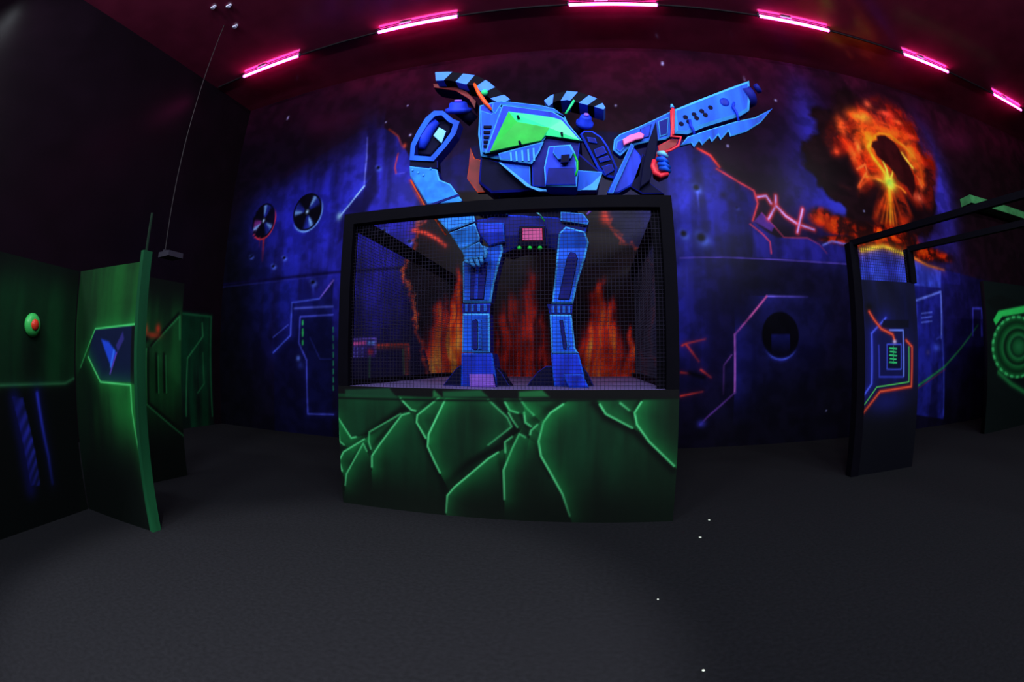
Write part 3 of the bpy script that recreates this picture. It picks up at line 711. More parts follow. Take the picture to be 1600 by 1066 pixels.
# ------------------------------------------------------------------ rock plinth
BX0, BX1, BY = -2.09, .665, 3.48
DZ = 1.035
def paintRock(cv):
    s = G(cv, 33); f = fbm(cv.u * 3, cv.v * 3, 44, 4)
    fade = sstep(cv.v, .02, .62)
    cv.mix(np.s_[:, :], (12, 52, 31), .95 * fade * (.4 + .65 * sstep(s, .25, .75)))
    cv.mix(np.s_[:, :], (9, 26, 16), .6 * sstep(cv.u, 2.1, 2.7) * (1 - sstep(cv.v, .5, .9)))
    Z = lambda L: [(500 + x / 2.665, 480 + y / 2.665) for x, y in L]
    # dark cracks
    for L, wd in [([(65, 600), (180, 545), (340, 425), (400, 435)], .035), ([(340, 380), (400, 450), (440, 560), (515, 740), (520, 860)], .035), ([(515, 740), (620, 650), (750, 580), (820, 500), (790, 440), (740, 390)], .035),
                  ([(820, 500), (870, 530), (900, 580), (960, 700)], .03), ([(740, 590), (760, 700), (765, 800)], .02), ([(820, 510), (790, 590), (760, 650)], .03), ([(390, 440), (480, 380)], .02), ([(860, 500), (930, 440), (990, 395)], .035),
                  ([(1140, 400), (1190, 460), (1310, 520), (1470, 680)], .035), ([(1310, 510), (1300, 440), (1330, 390)], .025), ([(180, 545), (200, 600), (340, 440)], .02), ([(180, 550), (110, 700), (100, 760)], .02), ([(65, 470), (120, 550)], .02),
                  ([(860, 500), (830, 440), (800, 390)], .03), ([(380, 440), (460, 540), (520, 390)], .012)]:
        cv.stroke(Z(L), (4, 10, 8), wd, .95)
    HL = [([(68, 385), (75, 460), (130, 545), (150, 541)], -1, 1), ([(72, 470), (82, 560), (100, 574)], 1, .7), ([(92, 682), (80, 640), (98, 603), (185, 550)], -1, .9), ([(212, 590), (203, 560), (205, 520), (335, 445)], -1, .5),
          ([(216, 665), (216, 620), (250, 570), (340, 450), (372, 441)], -1, .8), ([(335, 382), (380, 428), (398, 432)], 1, .9), ([(440, 545), (402, 480), (405, 450), (480, 390), (500, 372)], -1, .8),
          ([(520, 388), (452, 530), (448, 580), (475, 640), (500, 690)], 1, 1), ([(700, 385), (780, 460), (798, 498), (700, 575)], -1, .35), ([(525, 855), (530, 785), (560, 750), (700, 632), (742, 605)], -1, 1),
          ([(768, 800), (764, 680), (800, 590), (830, 528), (855, 542)], -1, .7), ([(772, 605), (770, 562), (800, 540)], -1, .6), ([(1012, 405), (960, 440), (930, 480), (910, 560), (920, 620), (960, 690), (1010, 780), (1040, 870)], 1, 1),
          ([(890, 450), (860, 420), (832, 382), (850, 368), (950, 370)], -1, .8), ([(850, 440), (855, 480), (878, 497)], 1, .9), ([(875, 530), (878, 515), (905, 490)], -1, .7), ([(770, 395), (790, 430), (825, 441)], 1, .9),
          ([(785, 440), (800, 468), (822, 500)], 1, .5), ([(1165, 405), (1190, 445), (1300, 503)], 1, .9), ([(1338, 396), (1310, 440), (1320, 490), (1370, 560), (1475, 662)], 1, 1), ([(1250, 400), (1288, 430)], 1, .6),
          ([(105, 742), (110, 695), (180, 568), (195, 600)], -1, .6), ([(100, 352), (300, 352)], -1, .3), ([(480, 366), (700, 366)], -1, .45)]
    for L, sd, st_ in HL:
        cv.stroke(Z(L), (100, 235, 150), .0085, .98 * (.4 + .6 * st_), glow=.085, gcol=(24, 128, 62), ga=.75 * st_, side=sd, fade=(1, .75))
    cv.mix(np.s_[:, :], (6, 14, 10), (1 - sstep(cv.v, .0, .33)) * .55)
    cv.mix(np.s_[:, :], (9, 9, 13), sstep(cv.v, .962, .972) * 1.0)
    for x0, x1, cq in ((105, 318, (20, 62, 40)), (470, 505, (34, 110, 60)), (512, 700, (22, 84, 48)), (828, 955, (30, 104, 56))):
        cv.fill(Z([(x0, 352 - (8 if x0 < 200 else 0)), (x1 - 30, 345 - (8 if x0 < 200 else 0)), (x1, 374), (x0, 376)]), cq, .9, soft=.012)
    cv.stroke([(528, 622), (800, 626), (1058, 622)], (5, 12, 10), .010, .9)
cv = Canvas((BX0, BY, 0), (1, 0, 0), BX1 - BX0, DZ - .001, step=.0075, bg=(7, 14, 10))
paintRock(cv)
pl = thing('plinth', 'waist-high plinth painted as cracked green glowing rock, carrying the robot', 'plinth', ((BX0 + BX1) / 2, BY, 0))
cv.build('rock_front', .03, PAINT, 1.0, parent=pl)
b = MB(); b.box((BX0, BY + .031, 0), (BX1, WY - .005, .95)); b.build('plinth_body', BLACKP, pl)
b = MB(); b.box((BX0, BY + .031, .951), (BX1, WY - .005, DZ)); b.build('deck', mat('deck_purple_grey', (104, 92, 150), .5, var=.15, scale=3), pl)

# ------------------------------------------------------------------ mesh cage
CZ1 = 2.53; CYB = WY - .01
cg = thing('mesh_cage', 'black steel cage with fine wire mesh standing on the rock plinth', 'cage', ((BX0 + BX1) / 2, BY, DZ))
pw = .1
for (x0, x1, y0) in ((BX0, BX0 + pw, BY), (BX1 - pw, BX1, BY)):
    b = MB(); b.box((x0, y0, DZ), (x1, y0 + pw, CZ1)); b.build('post', BLACK, cg)
b = MB(); b.box((BX0 + pw, BY, CZ1 - pw), (BX1 - pw, BY + pw, CZ1)); b.build('top_rail', BLACK, cg)
for x0 in (BX0, BX1 - pw):
    b = MB(); b.box((x0, BY + pw, CZ1 - pw), (x0 + pw, CYB, CZ1)); b.build('top_rail', BLACK, cg)
    b = MB(); b.box((x0, BY + pw, DZ), (x0 + pw, CYB, DZ + .05)); b.build('bottom_rail', BLACK, cg)
wr = .0013
b = MB()
for x in np.arange(BX0 + pw + .02, BX1 - pw, .03): b.box((x - wr, BY + .04 - wr, DZ), (x + wr, BY + .04 + wr, CZ1 - pw))
for z in np.arange(DZ + .03, CZ1 - pw, .03): b.box((BX0 + pw, BY + .045 - wr, z - wr), (BX1 - pw, BY + .045 + wr, z + wr))
b.build('wire_mesh', WIRE, cg)
for x0 in (BX0 + pw / 2, BX1 - pw / 2):
    b = MB()
    for y in np.arange(BY + pw + .02, CYB, .03): b.box((x0 - wr, y - wr, DZ + .05), (x0 + wr, y + wr, CZ1 - pw))
    for z in np.arange(DZ + .08, CZ1 - pw, .03): b.box((x0 - wr, BY + pw, z - wr), (x0 + wr, CYB, z + wr))
    b.build('wire_mesh', WIRE, cg)
b = MB(); b.box((.50, BY + .06, DZ), (BX1 - pw, BY + .075, CZ1 - pw)); b.build('side_flange', BLACK, cg)

#ROBOT
RY = 4.1
rb = thing('robot_statue', 'tall blue humanoid robot statue with green canopy, standing in the mesh cage', 'robot', (-.65, RY, DZ))
S3 = (BLUE, LIGHT, NAVY); S3L = (SKYB, LIGHT, NAVY)
def PX1(L): return [(620 + x / 5.33, 90 + y / 5.33) for x, y in L]
def PX2(L): return [(900 + x / 5, 90 + y / 5) for x, y in L]
def PX3(L): return [(620 + x / 3.636, 280 + y / 3.636) for x, y in L]
# --- torso
torso = plate('torso', PX1([(690, 400), (800, 372), (870, 362), (1200, 398), (1310, 424), (1400, 490), (1440, 580), (1535, 692), (1500, 730), (1500, 800), (1130, 880), (860, 850), (700, 822), (678, 640)]), 3.86, .62, (MIDB, LIGHT, DEEP), rb, .02, back=.7)
def sub(name, px, Y, T, mats, par, inset=.006, **k): return plate(name, px, Y, T, mats, par, inset, **k)
# the parts below are children of the root, so their origin is the root's
cf = plate('canopy_frame', PX1([(880, 395), (1300, 450), (1385, 500), (1545, 694), (1250, 655), (1215, 700), (735, 800)]), 3.80, .1, (MIDB, LIGHT, DEEP), rb, .012)
# faceted canopy
cpx = PX1([(930, 450), (1300, 500), (1372, 522), (1522, 688), (1240, 648), (1200, 690), (775, 782)])
pv = [onY(x, y, 3.785) for x, y in cpx]; ap = onY(*PX1([(1000, 535)])[0], 3.745); ap2 = onY(*PX1([(1270, 585)])[0], 3.765)
V = [tuple(p) for p in pv] + [tuple(ap), tuple(ap2)] + [(p[0], 3.82, p[2]) for p in pv]
Fc = [(0, 1, 8, 7), (1, 2, 8), (2, 3, 8), (3, 4, 8), (4, 5, 8), (5, 7, 8), (5, 6, 7), (6, 0, 7)] + [(i, (i + 1) % 7, 9 + (i + 1) % 7, 9 + i) for i in range(7)] + [tuple(9 + i for i in range(7))]
can = build('canopy', V, Fc, [GREENC, GREEND], [0, 0, 0, 0, 0, 1, 1, 1] + [1] * 8, rb); can['label'] = 'fluorescent green faceted canopy'
for (x, y) in ((1012, 500), (1025, 712), (1375, 640)):
    b = MB(); p = onY(*PX1([(x, y)])[0], 3.74); b.lathe(p, (0, -1, 0), [(-.03, .012 if x < 1300 else .01), (.03, .012)], 10); b.build('canopy_bolt', DEEP, can)
sp = PX1([(700, 440), (790, 470), (850, 400), (880, 420), (740, 790), (712, 790), (700, 640)])
spn = plate('side_panel', sp, 3.82, .06, (BLUE, LIGHT, NAVY), rb, .008)
for y in (578, 622, 662, 702, 738): plate('vent_slot', PX1([(722, y - 12), (790 - (y - 578) * .25, y - 12), (786 - (y - 578) * .25, y + 10), (722, y + 10)]), 3.805, .03, (DEEP, DEEP, DEEP), spn, .003)
plate('upper_trim', PX1([(800, 372), (870, 362), (1200, 398), (1310, 424), (1395, 486), (1300, 448), (870, 392), (820, 470), (790, 440)]), 3.81, .08, (BLUE, LIGHT, NAVY), rb, .008)
jp = plate('jaw_panel', PX1([(845, 800), (1225, 700), (1190, 780), (1125, 885), (860, 852)]), 3.79, .2, (BLUE, LIGHT, NAVY), rb, .012)
for x in (940, 985, 1035, 1085, 1130): plate('jaw_rib', PX1([(x, 790 - (x - 940) * .18), (x + 16, 786 - (x - 940) * .18), (x + 22, 860), (x + 6, 862)]), 3.782, .02, (LIGHT, LIGHT, NAVY), jp, .002)
# lower hull
plate('lower_hull', [(751, 244), (778, 252), (829, 257), (905, 240), (938, 268), (932, 298), (880, 301), (840, 296), (812, 300), (768, 302), (748, 286)], 3.9, .5, (DEEP, NAVY, DEEP), rb, .02, back=.7)
plate('chin_plate', [(779, 253), (828, 257), (829, 291)], 3.84, .08, (BLUE, LIGHT, NAVY), rb, .006)
plate('chin_rim', [(779, 254), (784, 255), (830, 291), (845, 295), (884, 297), (884, 300), (842, 299), (822, 291)], 3.81, .05, (LIGHT, CYANW, NAVY), rb, .002)
ck = plate('cheek_plate', [(901, 266), (941, 269), (932, 298), (900, 298)], 3.84, .12, (BLUE, LIGHT, NAVY), rb, .008)
plate('cheek_edge', [(941, 271), (932, 297), (908, 297), (925, 287)], 3.825, .03, (LIGHT, CYANW, NAVY), rb, .002)
plate('hull_recess', [(831, 256), (852, 214), (906, 223), (902, 262), (900, 297), (832, 291)], 3.83, .3, (NAVY, MIDB, DEEP), rb, .008)
fb = plate('sensor_pod', [(857, 229), (892, 226), (899, 240), (903, 268), (901, 292), (852, 291), (850, 262)], 3.66, .3, (MIDB, LIGHT, NAVY), rb, .012)
plate('pod_visor', [(866, 229), (890, 227), (896, 237), (892, 247), (872, 249), (864, 239)], 3.62, .1, (BLUE, LIGHT, NAVY), fb, .006)
plate('pod_lens', [(877, 242), (890, 241), (888, 253), (876, 254)], 3.605, .05, (DEEP, NAVY, DEEP), fb, .003)
plate('pod_base', [(856, 262), (898, 262), (900, 289), (852, 289)], 3.65, .05, (NAVY, MIDB, DEEP), fb, .006)
b = MB(); b.tube([onY(x, y, 3.66) for x, y in ((897, 241), (902, 252), (902, 266), (899, 275))], .009); b.build('pod_cable', GREEND, rb, True)
rf = plate('side_fin', [(735, 231), (742, 248), (752, 250), (778, 262), (772, 300), (746, 301), (730, 279), (733, 258)], 4.12, .1, (REDD, ORANGE, DEEP), rb, .006); rf['label'] = 'dark red armour fin'
# --- hazard striped shoulder guards
def guard(pts_top, pts_bot, nstr, Y, first):
    root = MB()
    T = [np.array(p, float) for p in pts_top]; B = [np.array(p, float) for p in pts_bot]
    def at(L, t):
        k = t * (len(L) - 1); i = min(int(k), len(L) - 2); f = k - i; return L[i] * (1 - f) + L[i + 1] * f
    n = nstr; sk = .045
    for i in range(n):
        t0, t1 = i / n, (i + 1) / n
        q = []
        ts = np.linspace(t0, t1, 4)
        top = [at(T, min(1, max(0, t + (sk if 0 < t < .999 else 0)))) for t in ts]; bot = [at(B, min(1, max(0, t - (sk if 0 < t < .999 else 0)))) for t in ts]
        ring = top + bot[::-1]; P = [onY(x, y, Y) for x, y in ring]; m_ = len(P)
        V = [tuple(p) for p in P] + [(p[0], Y + .22, p[2] - .01) for p in P]
        root.add(V, [tuple(range(m_)), tuple(m_ + k for k in range(m_))] + [(k, (k + 1) % m_, m_ + (k + 1) % m_, m_ + k) for k in range(m_)], (i + first) % 2)
    o = root.build('shoulder_guard', [HAZW, HAZB], rb); o['label'] = 'shoulder guard with slanted pale blue and black hazard stripes'; return o
guard([(680, 113), (704, 112), (724, 115), (745, 118), (764, 128), (781, 143), (797, 155)], [(681, 126), (702, 125), (724, 131), (741, 134), (754, 145), (768, 155), (783, 162)], 7, 3.88, 0)
guard([(850, 157), (862, 148), (886, 142), (906, 144), (926, 151), (938, 156), (946, 168)], [(857, 166), (868, 158), (886, 156), (902, 160), (918, 164), (930, 167), (943, 171)], 7, 3.98, 0)
u = plate('guard_underside', [(677, 131), (706, 133), (730, 144), (744, 158), (742, 170), (733, 155), (712, 142), (678, 137)], 4.0, .2, (REDD, REDD, DEEP), rb, .004)
b = MB(); b.tube([onY(x, y, 3.84) for x, y in ((741, 131), (748, 146), (758, 160), (768, 172))], [.014, .02, .022, .012]); o = b.build('strut', ORANGE, rb, True); o['label'] = 'orange strut'
b = MB(); b.lathe(onY(757, 146, 3.87), (.25, -1, 0), [(0, .035), (.03, .03), (.045, .012)], 14); b.build('lamp', GREENC, rb, True)
b = MB(); b.tube([onY(x, y, 3.9) for x, y in ((897, 157), (891, 167), (884, 178))], .012); o = b.build('strut', GREENC, rb, True); o['label'] = 'green strut'
# --- shoulders
for (x, y, r, Y, ax) in ((716, 170, .135, 4.0, (.1, -.55, .85)), (914, 191, .085, 4.05, (.2, -.8, .5))):
    p = Vector(onY(x, y, Y)); d = Vector(ax).normalized()
    b = MB(); b.lathe(p - d * .05, d, [(0, r * .8), (.02, r), (.05, r), (.065, r * .72), (.11, r * .66), (.125, r * .5)], 28); o = b.build('shoulder_joint', MIDB, rb, True)
    q = MB(); q.lathe(p + d * .075, d, [(0, r * .3), (.02, r * .28), (.022, r * .12), (.01, r * .1)], 20); q.build('joint_bolt', LILAC, o, True)
    b = MB(); b.tube([p, p + Vector((.14 if x < 800 else -.14, .1, -.12))], r * .5, 14); b.build('shoulder_axle', DEEP, rb, True)
# --- left upper arm: a ring frame with inner tube
UA = [(692, 173), (678, 173), (665, 184), (652, 205), (642, 226), (640, 250), (677, 252), (697, 229), (712, 209), (718, 190), (708, 186)]
UI = [(690, 180), (680, 181), (671, 190), (658, 210), (649, 228), (647, 243), (673, 245), (691, 225), (704, 207), (708, 194), (700, 190)]
def ringplate(name, outer, inner, Y, T, mats, parent):
    n = len(outer); O_ = [onY(x, y, Y) for x, y in outer]; I_ = [onY(x, y, Y) for x, y in inner]
    V = [tuple(p) for p in O_] + [tuple(p) for p in I_] + [(p[0], Y + T, p[2]) for p in O_] + [(p[0], Y + T, p[2]) for p in I_]
    Fc = []; mi = []
    for i in range(n):
        j = (i + 1) % n
        Fc += [(i, j, n + j, n + i), (i, j, 2 * n + j, 2 * n + i), (n + i, n + j, 3 * n + j, 3 * n + i), (2 * n + i, 2 * n + j, 3 * n + j, 3 * n + i)]; mi += [0, 1, 1, 1]
    return build(name, V, Fc, list(mats), mi, parent)
ringplate('upper_arm', UA, UI, 3.9, .14, (BLUE, NAVY), rb)
plate('upper_arm_core', [(684, 181), (673, 190), (660, 210), (652, 229), (650, 241), (673, 243), (690, 224), (703, 206), (706, 195)], 3.99, .12, (DEEP, DEEP, DEEP), rb, .01)
b = MB(); b.tube([onY(x, y, 3.97) for x, y in ((683, 190), (671, 201), (662, 218), (659, 232))], [.035, .06, .065, .035], 14); b.build('piston', MIDB, rb, True)
plate('arm_light', [(686, 199), (697, 205), (690, 224), (677, 212)], 3.95, .05, (CYANW, CYANW, NAVY), rb, .004)
plate('elbow', [(640, 250), (684, 251), (684, 263), (640, 261)], 3.92, .16, (DEEP, NAVY, DEEP), rb, .006)
# --- left forearm and hand
fa1 = plate('forearm', [(640, 260), (660, 262), (683, 265), (687, 281), (704, 288), (722, 313), (718, 318), (668, 319), (650, 290), (641, 275)], 3.86, .2, S3L, rb, .012)
for (x, y) in ((645, 266), (654, 270), (662, 274), (673, 264)):
    b = MB(); p = onY(x, y, 3.86); b.lathe(p, (0, -1, 0), [(0, .012), (.012, .01)], 10); b.build('rivet', LIGHT, fa1)
plate('forearm_plate', [(664, 322), (722, 316), (741, 338), (742, 346), (701, 362), (678, 336)], 3.84, .22, S3L, rb, .012)
plate('forearm_line', [(668, 320), (716, 303), (718, 306), (670, 323)], 3.855, .05, (NAVY, NAVY, NAVY), rb, .002)
for pts in ([(692, 324), (700, 322), (703, 334), (695, 335)], [(712, 321), (722, 319), (723, 330), (711, 334)]):
    o = plate('warning_mark', pts, 3.835, .03, (ORANGE, ORANGE, DEEP), rb, .002)
plate('wrist_guard', [(702, 364), (742, 349), (750, 372), (748, 377), (720, 391), (714, 382)], 3.84, .2, S3L, rb, .01)
hand = plate('hand', [(721, 391), (749, 378), (757, 389), (756, 401), (727, 405)], 3.83, .12, S3L, rb, .008)
for i, (x0, y0, x1, y1, x2, y2) in enumerate(((728, 402, 728, 408, 734, 413), (735, 402, 737, 411, 742, 417), (742, 400, 746, 411, 749, 417), (750, 397, 753, 407, 753, 413))):
    b = MB(); b.tube([onY(x, y, 3.86 - dy) for x, y, dy in ((x0, y0, 0), (x1, y1, .03), (x2, y2, .01))], [.02, .019, .013], 10); b.build('finger', LIGHT, hand, True)
b = MB(); b.tube([onY(756, 388, 3.87), onY(760, 395, 3.82), onY(758, 403, 3.8)], [.02, .018, .012], 10); b.build('thumb', LIGHT, hand, True)
b = MB(); b.tube([onY(x, y, 3.99) for x, y in ((642, 282), (652, 300), (664, 322), (682, 345), (697, 368))], .01); o = b.build('arm_cable', ORANGE, rb, True)
# --- right arm (holding the rifle)
ua2 = plate('upper_arm', PX2([(30, 600), (60, 575), (130, 575), (200, 620), (255, 700), (325, 865), (310, 950), (230, 930), (170, 870)]), 4.02, .16, (DEEP, MIDB, DEEP), rb, .02)
for L in ([(85, 620), (150, 630), (165, 670), (100, 660)], [(140, 720), (215, 690), (240, 745), (160, 780)], [(175, 790), (250, 765), (270, 800), (190, 820)], [(200, 850), (280, 830), (300, 880), (230, 920)]):
    plate('arm_band', PX2(L), 4.0, .05, (NAVY, MIDB, DEEP), ua2, .006)
plate('forearm', PX2([(240, 1060), (430, 680), (500, 760), (520, 830), (500, 930), (420, 1010), (330, 1060)]), 3.98, .2, (MIDB, MIDB, NAVY), rb, .012)
plate('forearm_rod', PX2([(250, 1060), (430, 670), (455, 690), (290, 1060)]), 3.95, .04, (BLUE, LIGHT, NAVY), rb, .004)
plate('arm_strap', PX2([(555, 690), (625, 495), (640, 640), (620, 780), (580, 960), (500, 1020), (520, 850)]), 3.93, .12, (DEEP, DEEP, DEEP), rb, .008)
plate('arm_brace', [(985, 292), (1004, 240), (1012, 248), (1014, 285), (1038, 303), (1004, 303)], 3.98, .12, (DEEP, NAVY, DEEP), rb, .008)
hand2 = plate('hand', PX2([(600, 860), (630, 740), (660, 700), (720, 720), (700, 860), (725, 920), (660, 950), (610, 920)]), 3.97, .14, (REDP, REDP, REDD), rb, .01)
for (x0, y0, x1, y1) in ((648, 750, 712, 775), (640, 795, 722, 822), (650, 835, 734, 862), (660, 868, 736, 892)):
    p = [onY(*PX2([(x, y)])[0], Y) for x, y, Y in ((x0, y0, 3.95), ((x0 + x1) / 2, (y0 + y1) / 2 - 14, 3.90), (x1, y1, 3.93))]
    b = MB(); b.tube(p, [.026, .028, .018], 10); b.build('finger', BLUE if y0 > 760 else CYANW, hand2, True)
b = MB(); b.tube([onY(*PX2([(x, y)])[0], 3.93) for x, y in ((610, 800), (600, 850), (618, 900), (660, 925), (720, 905))], [.018, .024, .028, .026, .018], 10); b.build('thumb', REDP, hand2, True)
# --- pelvis
plate('waist', [(778, 300), (908, 300), (900, 325), (872, 350), (790, 352), (782, 325)], 4.0, .4, (DEEP, NAVY, DEEP), rb, .012)
plate('pelvis', [(740, 345), (790, 336), (870, 340), (918, 352), (912, 372), (872, 392), (850, 386), (808, 388), (786, 396), (742, 362)], 3.98, .4, (NAVY, MIDB, DEEP), rb, .014)
plate('hip_plate', [(744, 321), (793, 321), (793, 335), (745, 333)], 3.93, .2, S3, rb, .007)
plate('hip_plate', [(876, 331), (911, 334), (920, 346), (918, 351), (876, 345)], 3.93, .2, S3, rb, .007)
plate('hip_block', [(744, 348), (787, 349), (789, 378), (764, 385), (748, 366)], 3.93, .2, (MIDB, BLUE, NAVY), rb, .01)
ub = plate('belt_unit', [(811, 352), (852, 352), (855, 384), (808, 384)], 3.9, .12, (DEEP, NAVY, DEEP), rb, .006)
o = plate('belt_screen', [(816, 357), (847, 357), (848, 376), (816, 376)], 3.89, .03, (PINKP, REDP, DEEP), ub, .004); o['label'] = 'pink rectangular screen'
for x in (812, 828, 844):
    b = MB(); b.lathe(onY(x, 388, 3.93), (0, -1, 0), [(0, .02), (.02, .018), (.028, .008)], 12); b.build('belt_light', GREEND, ub, True)
for k, (mt, L) in enumerate(((GREEND, ((822, 321), (832, 324), (842, 334), (851, 346))), (REDP, ((826, 320), (838, 322), (846, 318))), (CYANW, ((830, 318), (836, 330), (846, 338))))):
    b = MB(); b.tube([onY(x, y, 3.93 - .01 * k) for x, y in L], .006, 8); b.build('loose_wire', mt, rb, True)
b = MB(); b.tube([onY(x, y, 3.95) for x, y in ((917, 336), (926, 326), (937, 315))], .012, 8); b.build('hip_rod', LILAC, rb, True)
# --- legs
def slot(name, pts, Y, par=None): return plate(name, pts, Y, .03, (NAVY, DEEP, DEEP), par or rb, .006)
lp = plate('thigh', [(746, 382), (762, 386), (784, 372), (786, 392), (782, 405), (772, 445), (767, 473), (724, 473), (723, 410), (735, 396)], 3.95, .26, S3, rb, .016)
slot('thigh_recess', [(736, 412), (762, 410), (756, 468), (734, 468)], 3.94, lp)
plate('thigh_ridge', [(743, 412), (748, 412), (746, 467), (741, 467)], 3.93, .03, (MIDB, BLUE, NAVY), lp, .003)
lp = plate('thigh', [(873, 365), (884, 354), (914, 362), (920, 379), (914, 404), (903, 440), (895, 475), (862, 475), (867, 434), (870, 398)], 3.95, .26, S3, rb, .016)
slot('thigh_recess', [(886, 402), (891, 394), (899, 395), (903, 404), (890, 468), (872, 468)], 3.94, lp)
k1 = plate('knee', [(722, 475), (767, 475), (765, 489), (723, 489)], 3.94, .24, (NAVY, MIDB, DEEP), rb, .006)
k2 = plate('knee', [(855, 476), (895, 477), (893, 491), (859, 491)], 3.94, .24, (NAVY, MIDB, DEEP), rb, .006)
for x in (727, 736, 746, 756): plate('knee_rib', [(x, 476), (x + 4, 476), (x + 4, 487), (x, 487)], 3.93, .03, (BLUE, LIGHT, NAVY), k1, .002)
for x in (862, 871, 879, 887): plate('knee_rib', [(x, 478), (x + 4, 478), (x + 4, 489), (x, 489)], 3.93, .03, (BLUE, LIGHT, NAVY), k2, .002)
lp = plate('shin', [(723, 490), (765, 490), (766, 551), (722, 551)], 3.93, .26, S3, rb, .014)
slot('shin_recess', [(738, 501), (744, 499), (747, 503), (747, 545), (743, 548), (738, 545)], 3.92, lp)
plate('shin_ridge', [(747, 500), (752, 500), (752, 546), (747, 546)], 3.915, .03, (BLUE, LIGHT, NAVY), lp, .003)
lp = plate('shin', [(859, 492), (893, 492), (899, 544), (904, 552), (862, 552)], 3.93, .26, S3, rb, .014)
slot('shin_recess', [(874, 501), (880, 500), (886, 530), (885, 546), (880, 545)], 3.92, lp)
plate('shin_ridge', [(880, 500), (885, 501), (891, 540), (887, 544)], 3.915, .03, (BLUE, LIGHT, NAVY), lp, .003)
zd = DZ + .001
def foot(pts, Y, T, mats, nm='foot', ins=.012):
    W_ = [onY(x, y, Y) for x, y in pts]; W2_ = [(p[0], max(zd, p[2])) for p in W_]
    return plate(nm, None, Y, T, mats, rb, ins, world=W2_)
foot([(721, 552), (769, 552), (775, 590), (776, 612), (720, 612)], 3.86, .36, (MIDB, BLUE, NAVY))
foot([(733, 585), (770, 585), (774, 616), (734, 616)], 3.76, .12, (LILAC, LILAC, NAVY), 'toe', .008)
foot([(861, 552), (904, 552), (911, 580), (917, 612), (866, 612), (863, 580)], 3.94, .34, (MIDB, BLUE, NAVY))
foot([(880, 585), (910, 585), (920, 616), (889, 616)], 3.80, .14, (MIDB, BLUE, NAVY), 'toe', .008)
for L, Y in (([(692, 616), (700, 592), (712, 576), (721, 570), (721, 616)], 3.92), ([(775, 574), (784, 583), (794, 600), (798, 616), (775, 616)], 3.92), ([(823, 616), (828, 596), (840, 581), (853, 572), (866, 572), (866, 616)], 3.99), ([(910, 572), (919, 584), (926, 600), (928, 616), (912, 616)], 3.99)):
    foot(L, Y, .2, (DEEP, NAVY, DEEP), 'foot_guard', .006)
#RIFLE
rg = thing('rifle', 'oversized blue rifle with saw-toothed bayonet held in the hand of the robot', 'rifle', tuple(onY(1040, 215, 3.98)))
plate('receiver', PX2([(298, 640), (340, 600), (480, 545), (620, 480), (740, 420), (770, 500), (765, 600), (700, 640), (560, 660), (430, 690), (345, 770), (288, 722)]), 3.98, .16, S3, rg, .012)
plate('stock_tail', PX2([(320, 655), (430, 610), (440, 640), (345, 740), (310, 712)]), 3.965, .05, (MIDB, LIGHT, NAVY), rg, .006)
plate('receiver_panel', PX2([(640, 500), (725, 465), (715, 600), (655, 620)]), 3.965, .04, (NAVY, LIGHT, NAVY), rg, .008)
plate('receiver_panel', PX2([(500, 560), (590, 520), (570, 620), (490, 640)]), 3.968, .04, (MIDB, NAVY, NAVY), rg, .006)
sh = plate('barrel_shroud', PX2([(760, 410), (1352, 182), (1362, 300), (1352, 415), (1280, 460), (1000, 545), (870, 600), (770, 595)]), 3.95, .24, (BLUE, LIGHT, NAVY), rg, .03)
for (x, y) in ((855, 468), (822, 520), (880, 503), (922, 445), (942, 475), (982, 420), (1010, 450), (1050, 392)):
    b = MB(); p = onY(*PX2([(x, y)])[0], 3.953); b.lathe(p, (0, -1, 0), [(-.02, .026), (.006, .026)], 14); b.build('cooling_hole', DEEP, rg)
mz = Vector(onY(*PX2([(1385, 290)])[0], 4.06)); q0 = Vector(onY(*PX2([(800, 500)])[0], 4.06)); ax = (mz - q0).normalized()
b = MB(); b.lathe(mz - ax * .15, ax, [(0, .125), (.1, .12), (.115, .105), (.115, .07), (.06, .06)], 24); b.build('muzzle', NAVY, rg, True)
p = Vector(onY(*PX2([(1420, 245)])[0], 3.97)); b = MB(); b.lathe(p - ax * .03, (ax + Vector((0, -.5, 0))), [(0, .05), (.03, .055), (.05, .05), (.05, .035), (.03, .032)], 18); b.build('muzzle_ring', NAVY, rg, True)
bay = plate('bayonet', PX2([(815, 690), (870, 620), (1000, 575), (1250, 500), (1400, 468), (1535, 398), (1440, 510), (1330, 580), (1205, 618), (1190, 575), (1130, 645), (1110, 605), (1062, 662), (1042, 628), (985, 685), (962, 650), (922, 702), (900, 668)]), 3.93, .05, (BLUE, LIGHT, NAVY), rg, .01, back=1.0)
for L in ([(1235, 350), (1225, 385), (1255, 430), (1270, 495)], [(890, 485), (895, 530), (915, 560), (925, 600)]):
    b = MB(); b.tube([onY(*PX2([q])[0], 3.935) for q in L], .014, 8); b.build('bayonet_clamp', MIDB, rg, True)
b = MB(); p = onY(*PX2([(1160, 350)])[0], 3.955); b.lathe(p, (0, -1, 0), [(0, .055), (.01, .05), (.015, .03)], 16); b.build('side_boss', MIDB, rg, True)
b = MB(); b.tube([onY(*PX2([q])[0], 3.92) for q in ((755, 395), (752, 470), (750, 560), (742, 615), (820, 622), (800, 690), (740, 725), (690, 740))], .012, 8); o = b.build('trigger_guard', REDP, rg, True)
plate('guard_fill', PX2([(640, 690), (735, 640), (800, 640), (780, 690), (700, 730), (650, 740)]), 3.96, .05, (REDD, REDP, DEEP), rg, .005)
plate('sight_bracket', PX2([(735, 410), (772, 398), (768, 600), (742, 610)]), 3.935, .05, (REDP, REDP, REDD), rg, .006)
b = MB(); b.lathe(onY(*PX2([(752, 392)])[0], 3.95), (0, 0, 1), [(0, .02), (.04, .012)], 10); b.build('front_sight', LIGHT, rg)
